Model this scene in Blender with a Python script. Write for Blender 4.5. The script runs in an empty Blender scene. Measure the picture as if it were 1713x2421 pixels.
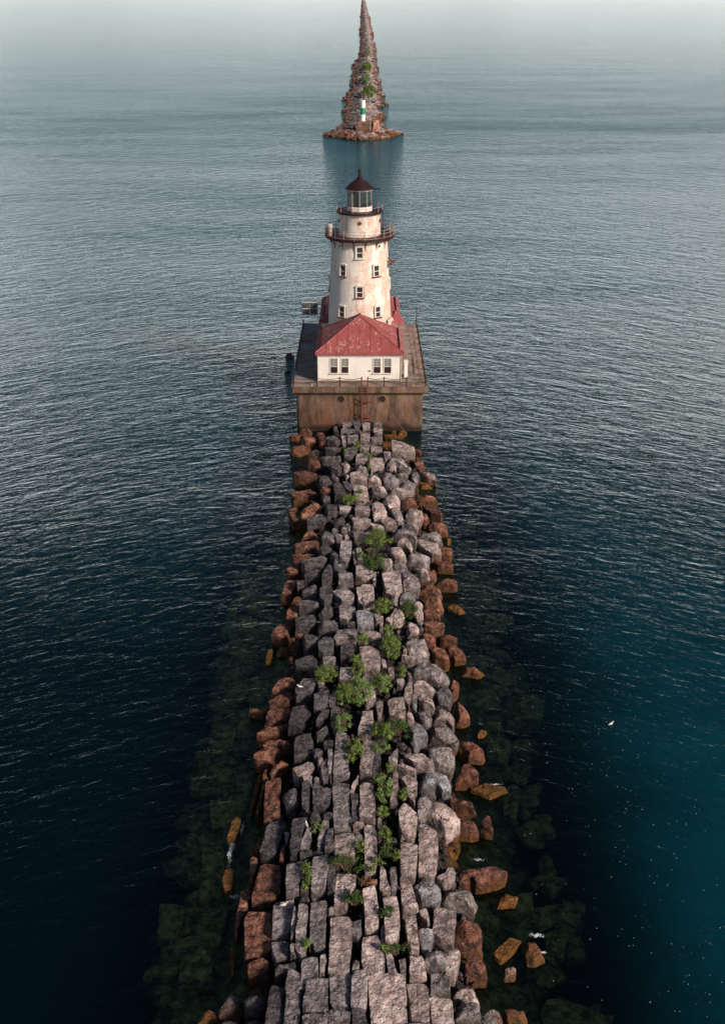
import bpy, math, random
import numpy as np
from mathutils import noise, Vector, Matrix
C = bpy.context.scene.collection
PI = math.pi
R = math.radians
rnd = random.Random(11)

ROCKS=[
('r','b',0.61,1.53,'-8.53,117.22 -7.48,117.39 -7.20,116.55 -7.54,115.80 -8.47,116.13','reddish brown boulder at the left waterline near the caisson'),
('r','b',1.01,1.80,'-7.67,117.59 -6.25,117.57 -5.84,117.70 -6.64,117.68 -7.50,117.65','small reddish brown elongated boulder at the left waterline near the caisson'),
('r','b',1.34,1.80,'-7.00,114.26 -5.52,114.91 -5.29,113.44 -6.03,112.37 -6.85,113.53','large reddish brown boulder at the left waterline near the caisson, second from lighthouse'),
('r','b',0.95,1.80,'-8.29,112.41 -7.44,113.30 -6.53,113.06 -5.96,112.25 -7.17,111.30 -8.20,111.77','large reddish brown boulder at the left waterline near the caisson, third from lighthouse'),
('r','b',1.81,1.65,'-5.62,114.59 -4.66,114.70 -4.16,114.06 -4.88,113.84','reddish brown boulder on the left slope near the caisson'),
('d','s',2.28,1.80,'-4.15,112.01 -3.21,112.54 -2.41,110.56 -2.88,110.39 -3.88,110.98','dark grey squared block on the left slope near the caisson'),
('d','s',1.91,0.98,'-3.36,115.87 -2.94,116.26 -2.72,114.12 -3.20,114.37','dark grey stone sliver left on the crest near the caisson, first from lighthouse'),
('d','b',1.79,1.80,'-6.04,109.12 -5.29,109.39 -4.12,109.06 -4.59,108.86 -5.63,108.92','small dark grey elongated boulder on the left slope near the caisson'),
('d','s',2.39,1.80,'-4.09,108.43 -3.12,108.53 -2.37,108.67 -2.34,107.95 -3.05,107.86 -3.97,108.14','dark grey long stone left on the crest near the caisson'),
('d','s',2.40,1.80,'-4.35,105.85 -2.32,106.14 -2.27,105.98 -3.90,105.66','small dark grey stone sliver on the left slope near the caisson'),
('r','b',1.93,1.80,'-6.09,106.82 -5.19,106.97 -4.66,106.54 -4.35,105.41 -5.02,105.20 -5.94,105.69','large reddish brown boulder on the left slope near the caisson'),
('d','s',2.38,1.55,'-3.51,104.30 -2.57,104.47 -2.16,102.97 -2.48,102.48 -3.26,102.97','dark grey squared block left on the crest near the caisson'),
('g','s',2.05,1.42,'-2.34,116.93 -1.42,117.09 -1.17,116.28 -2.27,115.88','grey squared block left on the crest near the caisson, first from lighthouse'),
('d','s',2.06,1.28,'-1.18,117.49 -0.26,117.75 -0.19,115.97 -0.67,114.49 -1.05,115.97','dark grey long stone mid crest near the caisson'),
('g','s',2.17,1.80,'-2.48,114.61 -0.67,114.61 -0.62,114.62 -2.37,114.62','small grey stone sliver left on the crest near the caisson'),
('g','s',2.30,1.53,'-1.67,112.49 -0.49,112.49 -0.42,111.01 -1.71,110.76','grey squared block left on the crest near the caisson, second from lighthouse'),
('g','s',2.10,0.97,'-2.39,112.98 -1.79,112.58 -1.81,109.86 -2.17,109.98','grey stone sliver left on the crest near the caisson'),
('p','s',2.09,1.27,'-0.07,116.97 0.84,116.87 0.90,115.32 -0.01,115.22','pinkish grey squared block mid crest near the caisson, first from lighthouse'),
('p','s',2.07,1.31,'1.22,117.38 2.19,117.01 2.22,115.99 1.27,116.27','pinkish grey squared block right on the crest near the caisson, first from lighthouse'),
('p','s',2.34,1.31,'1.25,114.65 2.27,114.32 2.18,112.38 1.24,112.70','pinkish grey long stone right on the crest near the caisson'),
('p','s',2.39,1.37,'-0.25,113.21 0.86,113.21 0.81,110.31 -0.25,110.52','large pinkish grey long stone mid crest near the caisson'),
('p','s',2.25,1.43,'0.93,111.82 2.11,111.75 2.04,110.75 0.93,110.89','pinkish grey squared block right on the crest near the caisson, second from lighthouse'),
('p','s',2.53,1.32,'-0.24,108.79 0.74,108.79 0.67,107.79 -0.30,107.93','pinkish grey squared block mid crest near the caisson, second from lighthouse'),
('p','s',2.36,1.55,'0.91,109.21 2.12,108.83 2.15,107.01 0.85,107.55','large pinkish grey squared block right on the crest near the caisson, first from lighthouse'),
('d','s',2.46,1.63,'-1.96,108.06 -0.76,108.66 -0.58,107.46 -1.08,105.73 -1.99,106.20','large dark grey squared block left on the crest near the caisson'),
('g','s',2.48,1.57,'-0.58,106.68 0.61,106.60 0.55,104.76 -0.74,104.76','large grey squared block mid crest near the caisson'),
('p','s',2.48,1.80,'0.66,105.33 2.12,105.52 2.28,103.70 0.81,102.55 0.71,104.32','large pinkish grey squared block right on the crest near the caisson, second from lighthouse'),
('g','b',2.92,1.59,'-0.72,102.32 0.15,102.36 0.64,102.02 0.37,101.68 -0.66,101.85','grey elongated boulder mid crest near the caisson'),
('p','b',2.56,1.40,'-2.42,104.23 -1.46,104.55 -1.28,103.19 -1.82,102.51 -2.27,103.02','pinkish grey boulder left on the crest near the caisson'),
('d','b',2.57,1.19,'-3.26,101.21 -2.78,101.39 -2.38,100.23 -2.74,99.53 -3.13,100.06','dark grey elongated boulder left on the crest near the caisson'),
('g','b',2.83,0.95,'-1.78,100.20 -1.41,100.27 -1.30,99.77 -1.72,99.56','small grey boulder left on the crest near the caisson'),
('p','s',2.84,1.80,'-1.27,100.61 -0.71,100.91 0.26,100.61 0.45,99.86 0.42,98.83 -1.24,99.27','large pinkish grey squared block mid crest near the caisson'),
('p','s',2.69,1.80,'-1.01,98.23 0.46,97.64 0.66,95.17 -0.68,95.17 -0.90,96.80','large pinkish grey squared block mid crest in middle distance, first from lighthouse'),
('d','s',2.73,1.46,'-2.92,98.25 -2.18,98.52 -1.74,96.93 -1.67,96.07 -2.76,95.90','large dark grey long stone left on the crest near the caisson'),
('d','s',2.68,1.26,'-2.03,98.94 -1.39,99.04 -1.06,97.59 -1.10,96.27 -1.58,96.83','dark grey stone sliver left on the crest near the caisson, second from lighthouse'),
('g','b',2.59,1.22,'2.21,107.32 3.01,107.74 3.10,106.28 2.29,105.27','grey elongated boulder right on the crest near the caisson, first from lighthouse'),
('p','s',1.84,1.80,'3.26,111.99 3.72,112.20 5.81,109.82 5.73,109.12 4.56,108.72 3.23,109.02','large pinkish grey squared block on the right slope near the caisson'),
('o','b',0.40,1.32,'3.10,118.50 3.67,118.78 4.17,118.67 3.91,118.16 3.23,118.27','small orange stained boulder on the right slope near the caisson'),
('o','b',0.40,1.46,'4.04,118.41 4.67,118.96 5.30,118.96 5.26,117.79 4.63,117.32 4.08,117.61','orange stained boulder on the right slope near the caisson'),
('o','s',0.40,1.80,'2.46,117.15 3.38,117.27 4.74,116.89 4.61,116.73 3.38,116.92 2.52,116.81','orange stained stone sliver on the right slope near the caisson'),
('o','s',0.40,1.29,'2.30,115.13 3.27,115.00 3.32,114.43 2.41,114.43','small orange stained squared block right on the crest near the caisson'),
('r','b',1.25,1.20,'5.70,111.30 6.50,110.65 6.54,110.17 5.92,110.65','small reddish brown elongated boulder on the right slope near the caisson'),
('r','b',1.37,1.41,'5.78,108.98 6.31,109.18 6.77,106.76 6.18,106.37 5.64,106.86','large reddish brown elongated boulder on the right slope near the caisson'),
('g','b',2.34,1.80,'2.52,105.42 3.20,105.85 4.44,105.85 4.92,104.95 3.96,104.83 3.41,105.07 2.50,104.54','grey boulder on the right slope near the caisson, first from lighthouse'),
('p','b',2.43,1.12,'2.75,103.60 3.48,103.78 3.52,103.17 2.86,103.11','small pinkish grey boulder on the right slope near the caisson'),
('g','b',2.14,1.78,'3.54,103.85 4.26,104.04 5.15,103.81 5.02,103.16 4.58,103.25 3.59,103.62','grey elongated boulder on the right slope near the caisson, first from lighthouse'),
('g','b',1.72,1.25,'5.04,103.87 5.72,104.16 5.93,102.52 5.52,101.77 5.00,102.52','grey elongated boulder on the right slope near the caisson, second from lighthouse'),
('g','b',2.38,1.46,'3.48,101.81 3.97,101.84 4.67,101.56 4.67,101.39 3.64,101.53','small grey elongated boulder on the right slope near the caisson'),
('p','b',1.09,1.80,'5.97,105.61 6.58,105.30 7.86,103.87 7.73,103.50 6.85,103.87 6.10,104.61','pinkish grey elongated boulder at the right waterline near the caisson'),
('g','b',2.89,1.80,'1.43,100.99 1.88,101.29 3.18,101.15 3.38,100.34 3.74,99.70 3.61,98.76 2.91,98.61 2.12,99.07 1.87,100.10','large grey boulder right on the crest near the caisson'),
('p','b',2.85,1.69,'0.47,100.02 1.22,100.16 1.70,99.91 1.96,99.23 1.85,98.95 0.58,99.34','pinkish grey boulder right on the crest near the caisson'),
('g','b',2.22,1.77,'3.82,100.41 4.36,100.66 5.16,100.27 5.39,99.60 4.90,98.87 3.90,99.33','grey boulder on the right slope near the caisson, second from lighthouse'),
('o','b',0.40,1.80,'5.51,103.62 6.19,103.99 6.85,103.74 7.82,103.02 7.75,102.61 6.59,102.61 5.54,102.90','large orange stained elongated boulder at the right waterline near the caisson'),
('g','b',2.88,1.75,'0.88,97.32 1.51,97.48 2.14,97.32 2.45,96.95 1.82,96.81 1.09,96.95','grey elongated boulder right on the crest near the caisson, second from lighthouse'),
('p','b',2.52,1.80,'2.42,97.97 3.00,97.97 4.78,97.47 4.83,97.26 4.14,97.14 2.46,97.55','pinkish grey elongated boulder on the right slope near the caisson'),
('p','b',2.81,1.80,'1.69,95.12 2.52,95.69 3.24,95.48 3.74,94.91 3.60,93.52 2.58,93.38 1.98,94.21','large pinkish grey boulder right on the crest in middle distance'),
('r','b',2.30,1.80,'3.83,95.90 4.62,96.30 5.35,96.20 5.54,95.55 4.80,95.15 3.77,95.25','reddish brown boulder on the right slope in middle distance, first from lighthouse'),
('r','b',1.25,1.80,'5.59,98.58 6.77,98.69 7.62,98.49 7.62,98.36 6.55,98.34 5.70,98.38','small reddish brown elongated boulder at the right waterline near the caisson'),
('r','s',1.45,1.80,'-7.25,103.99 -6.21,104.37 -4.85,103.67 -4.72,102.97 -6.49,102.97 -7.17,103.41','large reddish brown long stone at the left waterline near the caisson, first from lighthouse'),
('r','s',1.31,1.80,'-7.23,99.30 -5.34,99.85 -4.29,98.97 -5.18,98.37 -6.88,98.13 -7.17,98.64','large reddish brown long stone at the left waterline near the caisson, second from lighthouse'),
('d','b',2.69,1.70,'-4.58,100.26 -3.76,101.54 -3.30,100.44 -3.05,99.20 -3.35,98.15 -4.26,98.67','large dark grey elongated boulder on the left slope near the caisson'),
('r','b',2.70,1.42,'-4.26,97.38 -3.22,97.57 -3.10,97.02 -4.04,96.89','small reddish brown boulder on the left slope near the caisson'),
('d','b',2.48,1.24,'-4.01,96.09 -3.29,96.28 -3.06,95.40 -3.78,95.28','dark grey boulder on the left slope in middle distance, first from lighthouse'),
('r','s',1.18,1.39,'-7.31,95.29 -6.49,96.11 -6.09,93.36 -6.69,93.10','reddish brown long stone at the left waterline in middle distance, first from lighthouse'),
('r','b',2.05,1.80,'-6.05,93.97 -5.22,94.96 -4.52,95.74 -3.98,94.96 -4.16,93.90 -5.75,92.86','large reddish brown boulder on the left slope in middle distance'),
('d','s',2.27,1.80,'-5.17,91.65 -3.89,92.32 -3.41,91.42 -3.55,90.83 -5.24,90.71','dark grey squared block on the left slope in middle distance, first from lighthouse'),
('d','b',2.56,1.55,'-3.61,93.03 -3.23,94.18 -2.53,94.77 -2.29,93.03 -2.48,92.38 -3.47,91.74','large dark grey elongated boulder left on the crest in middle distance'),
('g','s',2.52,1.47,'-2.25,93.65 -1.89,93.77 -1.03,93.46 -1.27,92.54 -2.18,92.72','grey squared block left on the crest in middle distance, first from lighthouse'),
('d','b',2.65,1.45,'-2.78,90.50 -2.25,91.19 -1.60,91.13 -1.64,89.83 -2.62,89.77','dark grey boulder left on the crest in middle distance, first from lighthouse'),
('o','b',0.40,0.95,'-6.31,93.39 -5.96,93.58 -5.79,93.25 -6.20,93.21','small orange stained boulder at the left waterline in middle distance'),
('r','b',2.03,1.80,'-5.79,88.93 -4.87,89.31 -4.03,89.01 -4.07,88.62 -5.72,88.47','reddish brown elongated boulder on the left slope in middle distance'),
('d','b',2.76,1.65,'-3.92,87.72 -3.25,88.09 -2.45,86.63 -2.54,86.27 -3.69,86.63','dark grey elongated boulder left on the crest in middle distance, first from lighthouse'),
('g','b',2.76,1.00,'-2.86,88.13 -2.48,88.29 -2.23,87.87 -2.76,87.71','small grey boulder left on the crest in middle distance, second from lighthouse'),
('g','b',2.81,1.15,'-2.60,87.00 -1.97,87.12 -1.78,86.83 -2.35,86.62','small grey boulder left on the crest in middle distance, third from lighthouse'),
('w','b',2.69,1.04,'-1.78,87.18 -1.40,87.26 -1.11,87.01 -1.59,86.84','small pale lichen-spotted boulder left on the crest in middle distance'),
('b','b',2.69,0.97,'-1.67,89.32 -1.09,89.30 -1.18,89.22 -1.62,89.25','small bluish grey elongated boulder left on the crest in middle distance, first from lighthouse'),
('g','b',2.71,0.97,'-2.00,88.61 -1.42,88.57 -1.42,88.30 -1.90,88.30','small grey boulder left on the crest in middle distance, first from lighthouse'),
('r','s',1.99,1.80,'-6.18,86.65 -5.25,87.05 -4.01,87.26 -3.89,86.44 -4.64,85.94 -6.07,86.04','large reddish brown squared block on the left slope in middle distance'),
('r','s',1.77,1.76,'-6.31,84.97 -4.59,85.00 -4.12,84.85 -4.31,84.70 -6.19,84.82','small reddish brown stone sliver on the left slope in middle distance'),
('d','b',2.73,1.51,'-3.94,84.36 -3.37,85.62 -2.69,84.98 -2.95,83.99 -3.60,83.75','dark grey boulder on the left slope in middle distance, second from lighthouse'),
('d','b',2.76,1.20,'-2.97,83.15 -2.67,84.30 -2.11,84.54 -2.07,82.09 -2.52,81.80','dark grey elongated boulder left on the crest in middle distance, second from lighthouse'),
('g','s',2.76,1.36,'-1.93,85.99 -0.96,86.02 -0.98,83.35 -1.34,82.09 -1.98,82.40 -1.97,84.32','large grey long stone left on the crest in middle distance'),
('g','s',2.59,0.95,'-0.90,84.48 -0.67,84.66 -0.47,81.95 -0.69,81.79','grey stone sliver mid crest in middle distance'),
('d','s',2.44,1.80,'-5.41,82.69 -4.22,83.13 -3.53,83.45 -3.06,83.05 -3.19,82.78 -4.94,82.34','dark grey long stone on the left slope in middle distance, first from lighthouse'),
('r','s',1.32,1.46,'-6.74,82.82 -5.95,84.65 -5.61,84.37 -5.54,83.02 -6.26,82.42','reddish brown long stone at the left waterline in middle distance, second from lighthouse'),
('d','s',2.21,1.67,'-5.03,81.03 -4.07,81.57 -3.55,81.08 -3.62,80.13 -4.92,80.03','dark grey squared block on the left slope in middle distance, second from lighthouse'),
('d','s',2.59,1.25,'-3.46,79.79 -2.89,81.91 -2.54,80.99 -2.55,79.35 -3.42,78.77','dark grey long stone left on the crest in middle distance'),
('b','b',2.84,1.30,'-2.46,81.14 -1.96,81.27 -1.46,81.14 -2.32,81.01','small bluish grey elongated boulder left on the crest in middle distance, second from lighthouse'),
('b','b',2.65,0.95,'-2.13,80.58 -1.32,80.58 -1.41,80.60 -2.04,80.59','small bluish grey elongated boulder left on the crest in middle distance, third from lighthouse'),
('g','s',2.78,1.49,'-2.02,79.78 -0.86,79.87 -0.76,78.85 -2.01,78.85','grey squared block left on the crest in middle distance, second from lighthouse'),
('p','s',2.77,1.68,'-0.55,80.95 0.13,81.19 0.89,80.71 0.84,79.18 0.04,79.13 -0.59,79.53','large pinkish grey squared block mid crest in middle distance, fourth from lighthouse'),
('g','s',2.70,0.95,'0.89,80.05 1.16,80.12 1.10,78.47 0.88,78.54','small grey stone sliver right on the crest in middle distance'),
('p','s',2.71,1.66,'-0.67,93.25 0.70,93.12 0.75,92.51 0.64,91.45 -0.71,91.85','large pinkish grey squared block mid crest in middle distance, second from lighthouse'),
('p','s',2.68,1.80,'-1.00,90.57 0.14,90.57 0.78,90.19 0.82,89.24 -0.94,89.34','pinkish grey squared block mid crest in middle distance'),
('p','s',2.62,1.50,'0.73,89.78 1.94,88.93 1.98,88.16 0.91,88.41','pinkish grey squared block right on the crest in middle distance'),
('p','s',2.67,1.80,'-0.83,87.84 0.62,87.66 0.81,87.37 0.85,86.19 -0.73,86.35','large pinkish grey squared block mid crest in middle distance, third from lighthouse'),
('p','s',2.80,0.98,'-0.57,84.27 -0.10,84.27 0.04,82.02 -0.42,82.17','pinkish grey stone sliver mid crest in middle distance, first from lighthouse'),
('p','b',3.02,1.78,'0.80,93.58 1.36,93.91 2.02,93.41 2.39,91.60 2.23,91.19 1.22,90.09 0.98,90.95','large pinkish grey elongated boulder right on the crest in middle distance, first from lighthouse'),
('w','b',2.58,1.58,'2.62,93.19 2.98,93.38 3.96,91.99 3.89,91.30 3.24,91.30 2.66,92.55','pale lichen-spotted elongated boulder on the right slope in middle distance'),
('p','b',2.75,1.80,'1.57,90.45 3.01,90.64 3.21,89.82 2.20,89.44 1.62,89.92','pinkish grey boulder right on the crest in middle distance'),
('p','b',2.24,1.80,'3.91,93.50 4.75,94.24 5.55,93.83 5.82,92.84 5.48,92.12 4.18,92.32','large pinkish grey boulder on the right slope in middle distance, first from lighthouse'),
('r','b',1.61,1.19,'5.64,94.26 5.99,94.26 6.45,93.06 6.01,92.44 5.63,92.99','reddish brown elongated boulder on the right slope in middle distance, first from lighthouse'),
('r','s',1.12,1.80,'5.92,96.63 6.67,96.86 7.88,95.01 7.69,94.50 6.68,95.01 6.10,95.88','large reddish brown long stone at the right waterline in middle distance'),
('g','b',2.23,1.80,'3.61,90.58 4.31,90.68 5.30,90.53 5.15,90.24 4.11,90.44','small grey elongated boulder on the right slope in middle distance, first from lighthouse'),
('g','b',2.51,1.80,'2.69,88.65 3.36,88.98 4.43,88.98 4.98,88.06 4.95,87.14 4.00,87.71 2.80,88.12','large grey boulder on the right slope in middle distance, second from lighthouse'),
('r','b',1.18,1.80,'6.08,92.64 6.86,93.03 7.86,92.75 8.44,91.92 8.21,91.70 7.19,91.54 6.22,92.25','large reddish brown elongated boulder at the right waterline in middle distance'),
('p','b',2.50,1.74,'3.06,86.91 3.49,87.07 4.43,86.36 4.56,85.39 4.29,85.04 3.74,85.87 3.09,86.11','pinkish grey elongated boulder on the right slope in middle distance, first from lighthouse'),
('g','b',1.47,1.80,'5.15,90.15 5.91,90.65 6.70,90.59 7.52,89.18 7.45,88.71 6.43,89.06 5.27,89.54','large grey boulder on the right slope in middle distance, first from lighthouse'),
('p','s',1.40,1.80,'4.92,88.40 5.32,88.65 6.93,87.76 7.11,85.82 6.26,85.96 5.26,87.34','large pinkish grey long stone on the right slope in middle distance'),
('r','s',0.89,1.58,'6.98,88.33 8.16,87.92 8.28,87.26 7.93,86.35 7.08,86.61','reddish brown squared block at the right waterline in middle distance'),
('p','b',2.61,1.80,'2.01,85.05 2.77,85.34 3.52,85.16 4.02,84.46 3.96,84.00 3.29,83.32 2.74,83.55 2.19,84.46','large pinkish grey boulder on the right slope in middle distance, second from lighthouse'),
('g','b',2.05,1.80,'3.60,84.05 4.75,84.95 5.41,85.04 6.01,84.55 5.96,83.56 4.81,83.85','grey boulder on the right slope in middle distance'),
('p','b',2.94,1.48,'1.37,82.99 1.79,83.20 2.51,82.39 2.58,81.33 2.39,80.74 1.75,80.81 1.41,82.12','large pinkish grey elongated boulder right on the crest in middle distance, second from lighthouse'),
('r','s',0.88,1.80,'6.22,85.29 6.99,85.47 8.11,85.11 8.08,84.40 6.76,84.58','reddish brown long stone at the right waterline in middle distance'),
('g','b',2.64,1.26,'2.68,81.77 3.59,81.82 4.10,81.76 3.14,81.70','small grey elongated boulder on the right slope in middle distance, second from lighthouse'),
('g','b',2.53,1.79,'3.32,80.40 3.67,81.27 4.39,81.27 4.81,80.47 4.90,79.30 4.44,77.91 3.40,78.41','large grey elongated boulder on the right slope in middle distance'),
('p','s',2.75,1.80,'1.65,79.85 2.91,80.20 3.21,79.78 3.31,77.10 2.54,76.05 1.86,76.71','large pinkish grey long stone right on the crest in middle distance'),
('p','b',2.01,1.60,'4.54,82.21 5.27,82.21 5.81,81.79 5.89,81.51 5.07,81.65','small pinkish grey elongated boulder on the right slope in middle distance, first from lighthouse'),
('r','b',1.55,1.45,'5.32,82.86 6.06,82.86 6.49,82.28 6.07,81.25 5.64,81.82','reddish brown boulder on the right slope in middle distance, second from lighthouse'),
('o','b',0.40,0.98,'7.87,91.08 8.29,91.33 8.39,89.81 8.00,89.97','small orange stained elongated boulder at the right waterline in middle distance'),
('r','s',1.23,1.65,'-6.93,79.12 -6.62,81.02 -6.52,81.36 -5.60,81.36 -5.68,80.35 -6.03,78.96','large reddish brown long stone at the left waterline in middle distance'),
('d','s',1.89,1.03,'-5.58,80.18 -4.92,80.18 -4.99,79.11 -5.45,78.76','dark grey long stone on the left slope in middle distance, second from lighthouse'),
('d','s',2.18,1.57,'-4.94,78.03 -3.91,78.94 -3.72,78.48 -3.73,77.15 -5.03,77.59','dark grey squared block on the left slope in middle distance, third from lighthouse'),
('r','b',1.77,1.43,'-6.07,77.15 -5.26,77.54 -4.91,77.40 -5.84,77.11','small reddish brown elongated boulder on the left slope in middle distance, first from lighthouse'),
('d','s',2.31,1.80,'-5.22,75.77 -4.37,76.15 -3.50,75.66 -3.77,75.01 -5.14,75.07','dark grey squared block on the left slope in middle distance, fourth from lighthouse'),
('d','s',2.65,1.38,'-3.49,77.52 -3.16,77.88 -2.51,77.70 -2.42,76.30 -3.08,75.27 -3.50,75.95','large dark grey long stone left on the crest in middle distance'),
('g','s',2.79,1.80,'-2.49,76.78 -1.28,77.22 -0.69,76.23 -0.69,75.57 -1.71,75.44 -2.42,76.51','grey squared block left on the crest in middle distance, third from lighthouse'),
('r','s',1.56,1.28,'-6.14,75.48 -5.91,76.42 -5.26,76.24 -5.26,74.97 -5.61,74.15 -6.15,74.56','reddish brown long stone on the left slope in middle distance'),
('r','b',1.41,1.80,'-7.30,72.75 -6.78,74.01 -6.34,74.16 -5.40,73.44 -5.70,72.62 -6.47,72.32','large reddish brown boulder at the left waterline in middle distance'),
('r','b',1.98,1.24,'-5.78,70.81 -5.19,71.02 -4.86,70.89 -4.90,70.51','small reddish brown elongated boulder on the left slope in middle distance, second from lighthouse'),
('d','s',2.14,1.79,'-5.33,73.54 -4.73,73.99 -4.00,74.12 -3.70,73.60 -3.79,72.65 -4.56,72.47 -5.28,72.40','large dark grey squared block on the left slope in middle distance'),
('r','b',1.98,1.07,'-5.33,71.50 -4.68,71.73 -4.61,71.39 -4.87,71.05','small reddish brown boulder on the left slope in middle distance'),
('d','b',2.70,1.67,'-3.59,73.76 -2.50,75.05 -2.15,74.86 -2.19,73.76 -3.25,73.38','dark grey elongated boulder left on the crest in middle distance, third from lighthouse'),
('d','b',2.63,1.80,'-3.59,72.15 -2.99,72.66 -2.11,72.77 -1.82,71.87 -2.52,71.32 -3.41,71.65','dark grey boulder left on the crest in middle distance, second from lighthouse'),
('g','s',2.64,1.57,'-1.92,74.39 -1.75,74.70 -0.62,74.39 -0.56,73.18 -1.22,72.45 -1.78,72.89','large grey squared block left on the crest in middle distance'),
('d','s',2.84,0.95,'-1.15,71.46 -0.99,71.90 -0.60,71.84 -0.60,71.27','small dark grey squared block mid crest in middle distance'),
('b','s',2.89,1.60,'-0.50,73.31 -0.11,73.52 0.83,73.02 0.88,71.46 -0.44,71.53','large bluish grey squared block mid crest in middle distance'),
('g','b',2.88,1.22,'0.11,73.85 0.90,73.97 1.01,73.85 0.45,73.76','small grey elongated boulder mid crest in middle distance'),
('p','s',2.75,1.37,'-0.12,77.93 0.94,77.93 0.97,75.37 0.91,75.01 0.06,74.70','large pinkish grey long stone mid crest in middle distance'),
('p','s',2.71,0.96,'-0.52,77.56 -0.12,77.66 0.06,74.58 -0.34,75.16','pinkish grey stone sliver mid crest in middle distance, second from lighthouse'),
('p','s',2.63,0.95,'1.07,74.29 1.41,74.39 1.32,71.91 0.99,71.91 0.89,73.36','pinkish grey stone sliver right on the crest in middle distance'),
('p','s',2.67,0.95,'1.39,72.96 1.67,73.12 1.60,71.96 1.32,71.64','small pinkish grey stone sliver right on the crest in middle distance, first from lighthouse'),
('g','b',2.85,0.95,'1.25,70.83 1.58,70.96 1.57,70.18 1.30,70.31','small grey elongated boulder right on the crest in middle distance'),
('b','b',2.60,1.52,'3.06,76.41 3.36,76.97 4.06,77.09 4.34,76.79 4.27,76.37 3.47,76.37','bluish grey boulder on the right slope in middle distance'),
('p','b',2.73,1.39,'2.28,72.66 2.43,74.75 2.78,75.04 2.99,74.49 3.38,72.66 3.20,72.09 2.65,72.01','large pinkish grey elongated boulder right on the crest in middle distance, third from lighthouse'),
('p','s',2.80,0.95,'2.14,71.83 2.10,72.67 2.45,73.35 2.37,72.33 2.20,71.75','small pinkish grey stone sliver right on the crest in middle distance, second from lighthouse'),
('p','b',2.84,0.95,'1.77,72.26 2.11,72.85 2.14,71.82','small pinkish grey elongated boulder right on the crest in middle distance'),
('p','b',2.29,1.18,'4.32,76.20 4.82,75.92 4.88,73.51 4.64,73.26 4.18,74.21 4.10,75.10','pinkish grey elongated boulder on the right slope in middle distance, second from lighthouse'),
('r','b',1.80,1.80,'4.89,79.39 5.63,79.85 6.79,79.16 6.65,78.59 5.82,78.76 4.76,79.10','reddish brown elongated boulder on the right slope in middle distance, second from lighthouse'),
('r','b',1.76,1.80,'5.04,77.78 6.56,77.58 6.76,77.12 6.08,77.04 5.09,77.12','reddish brown elongated boulder on the right slope in middle distance, third from lighthouse'),
('r','b',1.55,0.95,'5.42,75.97 6.34,75.97 6.28,75.86 5.53,75.92','small reddish brown elongated boulder on the right slope in middle distance, first from lighthouse'),
('r','s',1.71,1.57,'4.99,75.53 5.62,75.59 6.31,75.14 6.24,74.58 5.02,74.80','reddish brown squared block on the right slope in middle distance, first from lighthouse'),
('r','s',1.62,1.80,'4.85,73.87 5.31,73.95 6.51,73.66 6.44,72.92 5.61,72.97 4.94,73.16','reddish brown squared block on the right slope in middle distance, second from lighthouse'),
('p','b',2.43,1.31,'3.43,72.41 3.77,72.71 4.42,72.14 4.41,71.40 3.83,71.27 3.40,71.34','pinkish grey boulder on the right slope in middle distance'),
('o','b',0.40,1.80,'6.87,78.99 7.41,79.06 8.79,78.17 8.63,77.61 8.04,77.48 7.13,78.23','orange stained elongated boulder at the right waterline in middle distance'),
('r','b',1.14,1.80,'6.24,81.69 7.71,81.77 8.31,81.39 8.06,81.16 7.08,81.28 6.36,81.54','reddish brown elongated boulder at the right waterline in middle distance, first from lighthouse'),
('g','b',2.32,0.98,'3.59,70.66 4.13,70.68 4.35,70.53 3.69,70.56','small grey elongated boulder on the right slope in middle distance, third from lighthouse'),
('r','b',2.14,1.50,'4.43,71.25 4.93,71.38 5.68,70.97 5.67,70.61 4.80,70.79','small reddish brown elongated boulder on the right slope in middle distance, second from lighthouse'),
('w','b',2.47,1.80,'3.13,70.25 3.46,70.44 4.10,69.99 4.74,69.99 5.14,69.22 5.00,68.47 4.14,68.22 3.51,68.53 3.27,69.48','large pale lichen-spotted boulder on the right slope in middle distance'),
('p','b',2.62,0.95,'2.93,68.92 3.19,68.78 3.38,68.09 3.05,67.89','small pinkish grey elongated boulder on the right slope in middle distance, second from lighthouse'),
('r','b',1.17,1.61,'6.08,72.53 6.80,72.57 7.53,72.32 7.13,72.21 6.35,72.27','small reddish brown elongated boulder at the right waterline in middle distance'),
('r','b',1.11,1.80,'6.39,71.39 7.28,71.56 8.00,70.80 8.06,70.05 7.18,69.88 6.67,70.45','reddish brown boulder at the right waterline in middle distance'),
('r','b',1.60,1.80,'5.11,70.31 5.77,70.60 6.29,70.08 6.73,69.23 6.34,68.95 5.50,69.29','reddish brown boulder on the right slope in middle distance, third from lighthouse'),
('p','s',2.80,1.80,'-0.22,70.53 0.97,70.53 1.35,70.20 1.45,69.56 0.75,69.56 -0.11,70.20','pinkish grey long stone mid crest in middle distance'),
('p','s',2.74,1.78,'-0.26,68.33 0.53,68.54 1.21,67.98 1.35,66.88 1.29,65.74 0.05,65.68 -0.10,66.74','large pinkish grey squared block mid crest in the foreground, first from lighthouse'),
('g','s',2.76,1.80,'-1.95,70.73 -1.19,70.94 -0.43,70.85 -0.43,70.30 -0.75,69.76 -2.03,69.23 -2.20,69.70','grey squared block left on the crest in middle distance, fourth from lighthouse'),
('d','s',2.73,1.38,'-1.70,68.75 -0.64,69.04 -0.58,68.24 -0.73,67.39 -1.61,66.83','dark grey squared block left on the crest in middle distance'),
('d','s',2.66,1.47,'-3.36,69.18 -2.91,70.05 -2.20,69.90 -2.13,68.75 -2.22,68.05 -2.95,67.77 -3.27,68.05','large dark grey squared block left on the crest in middle distance'),
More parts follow.
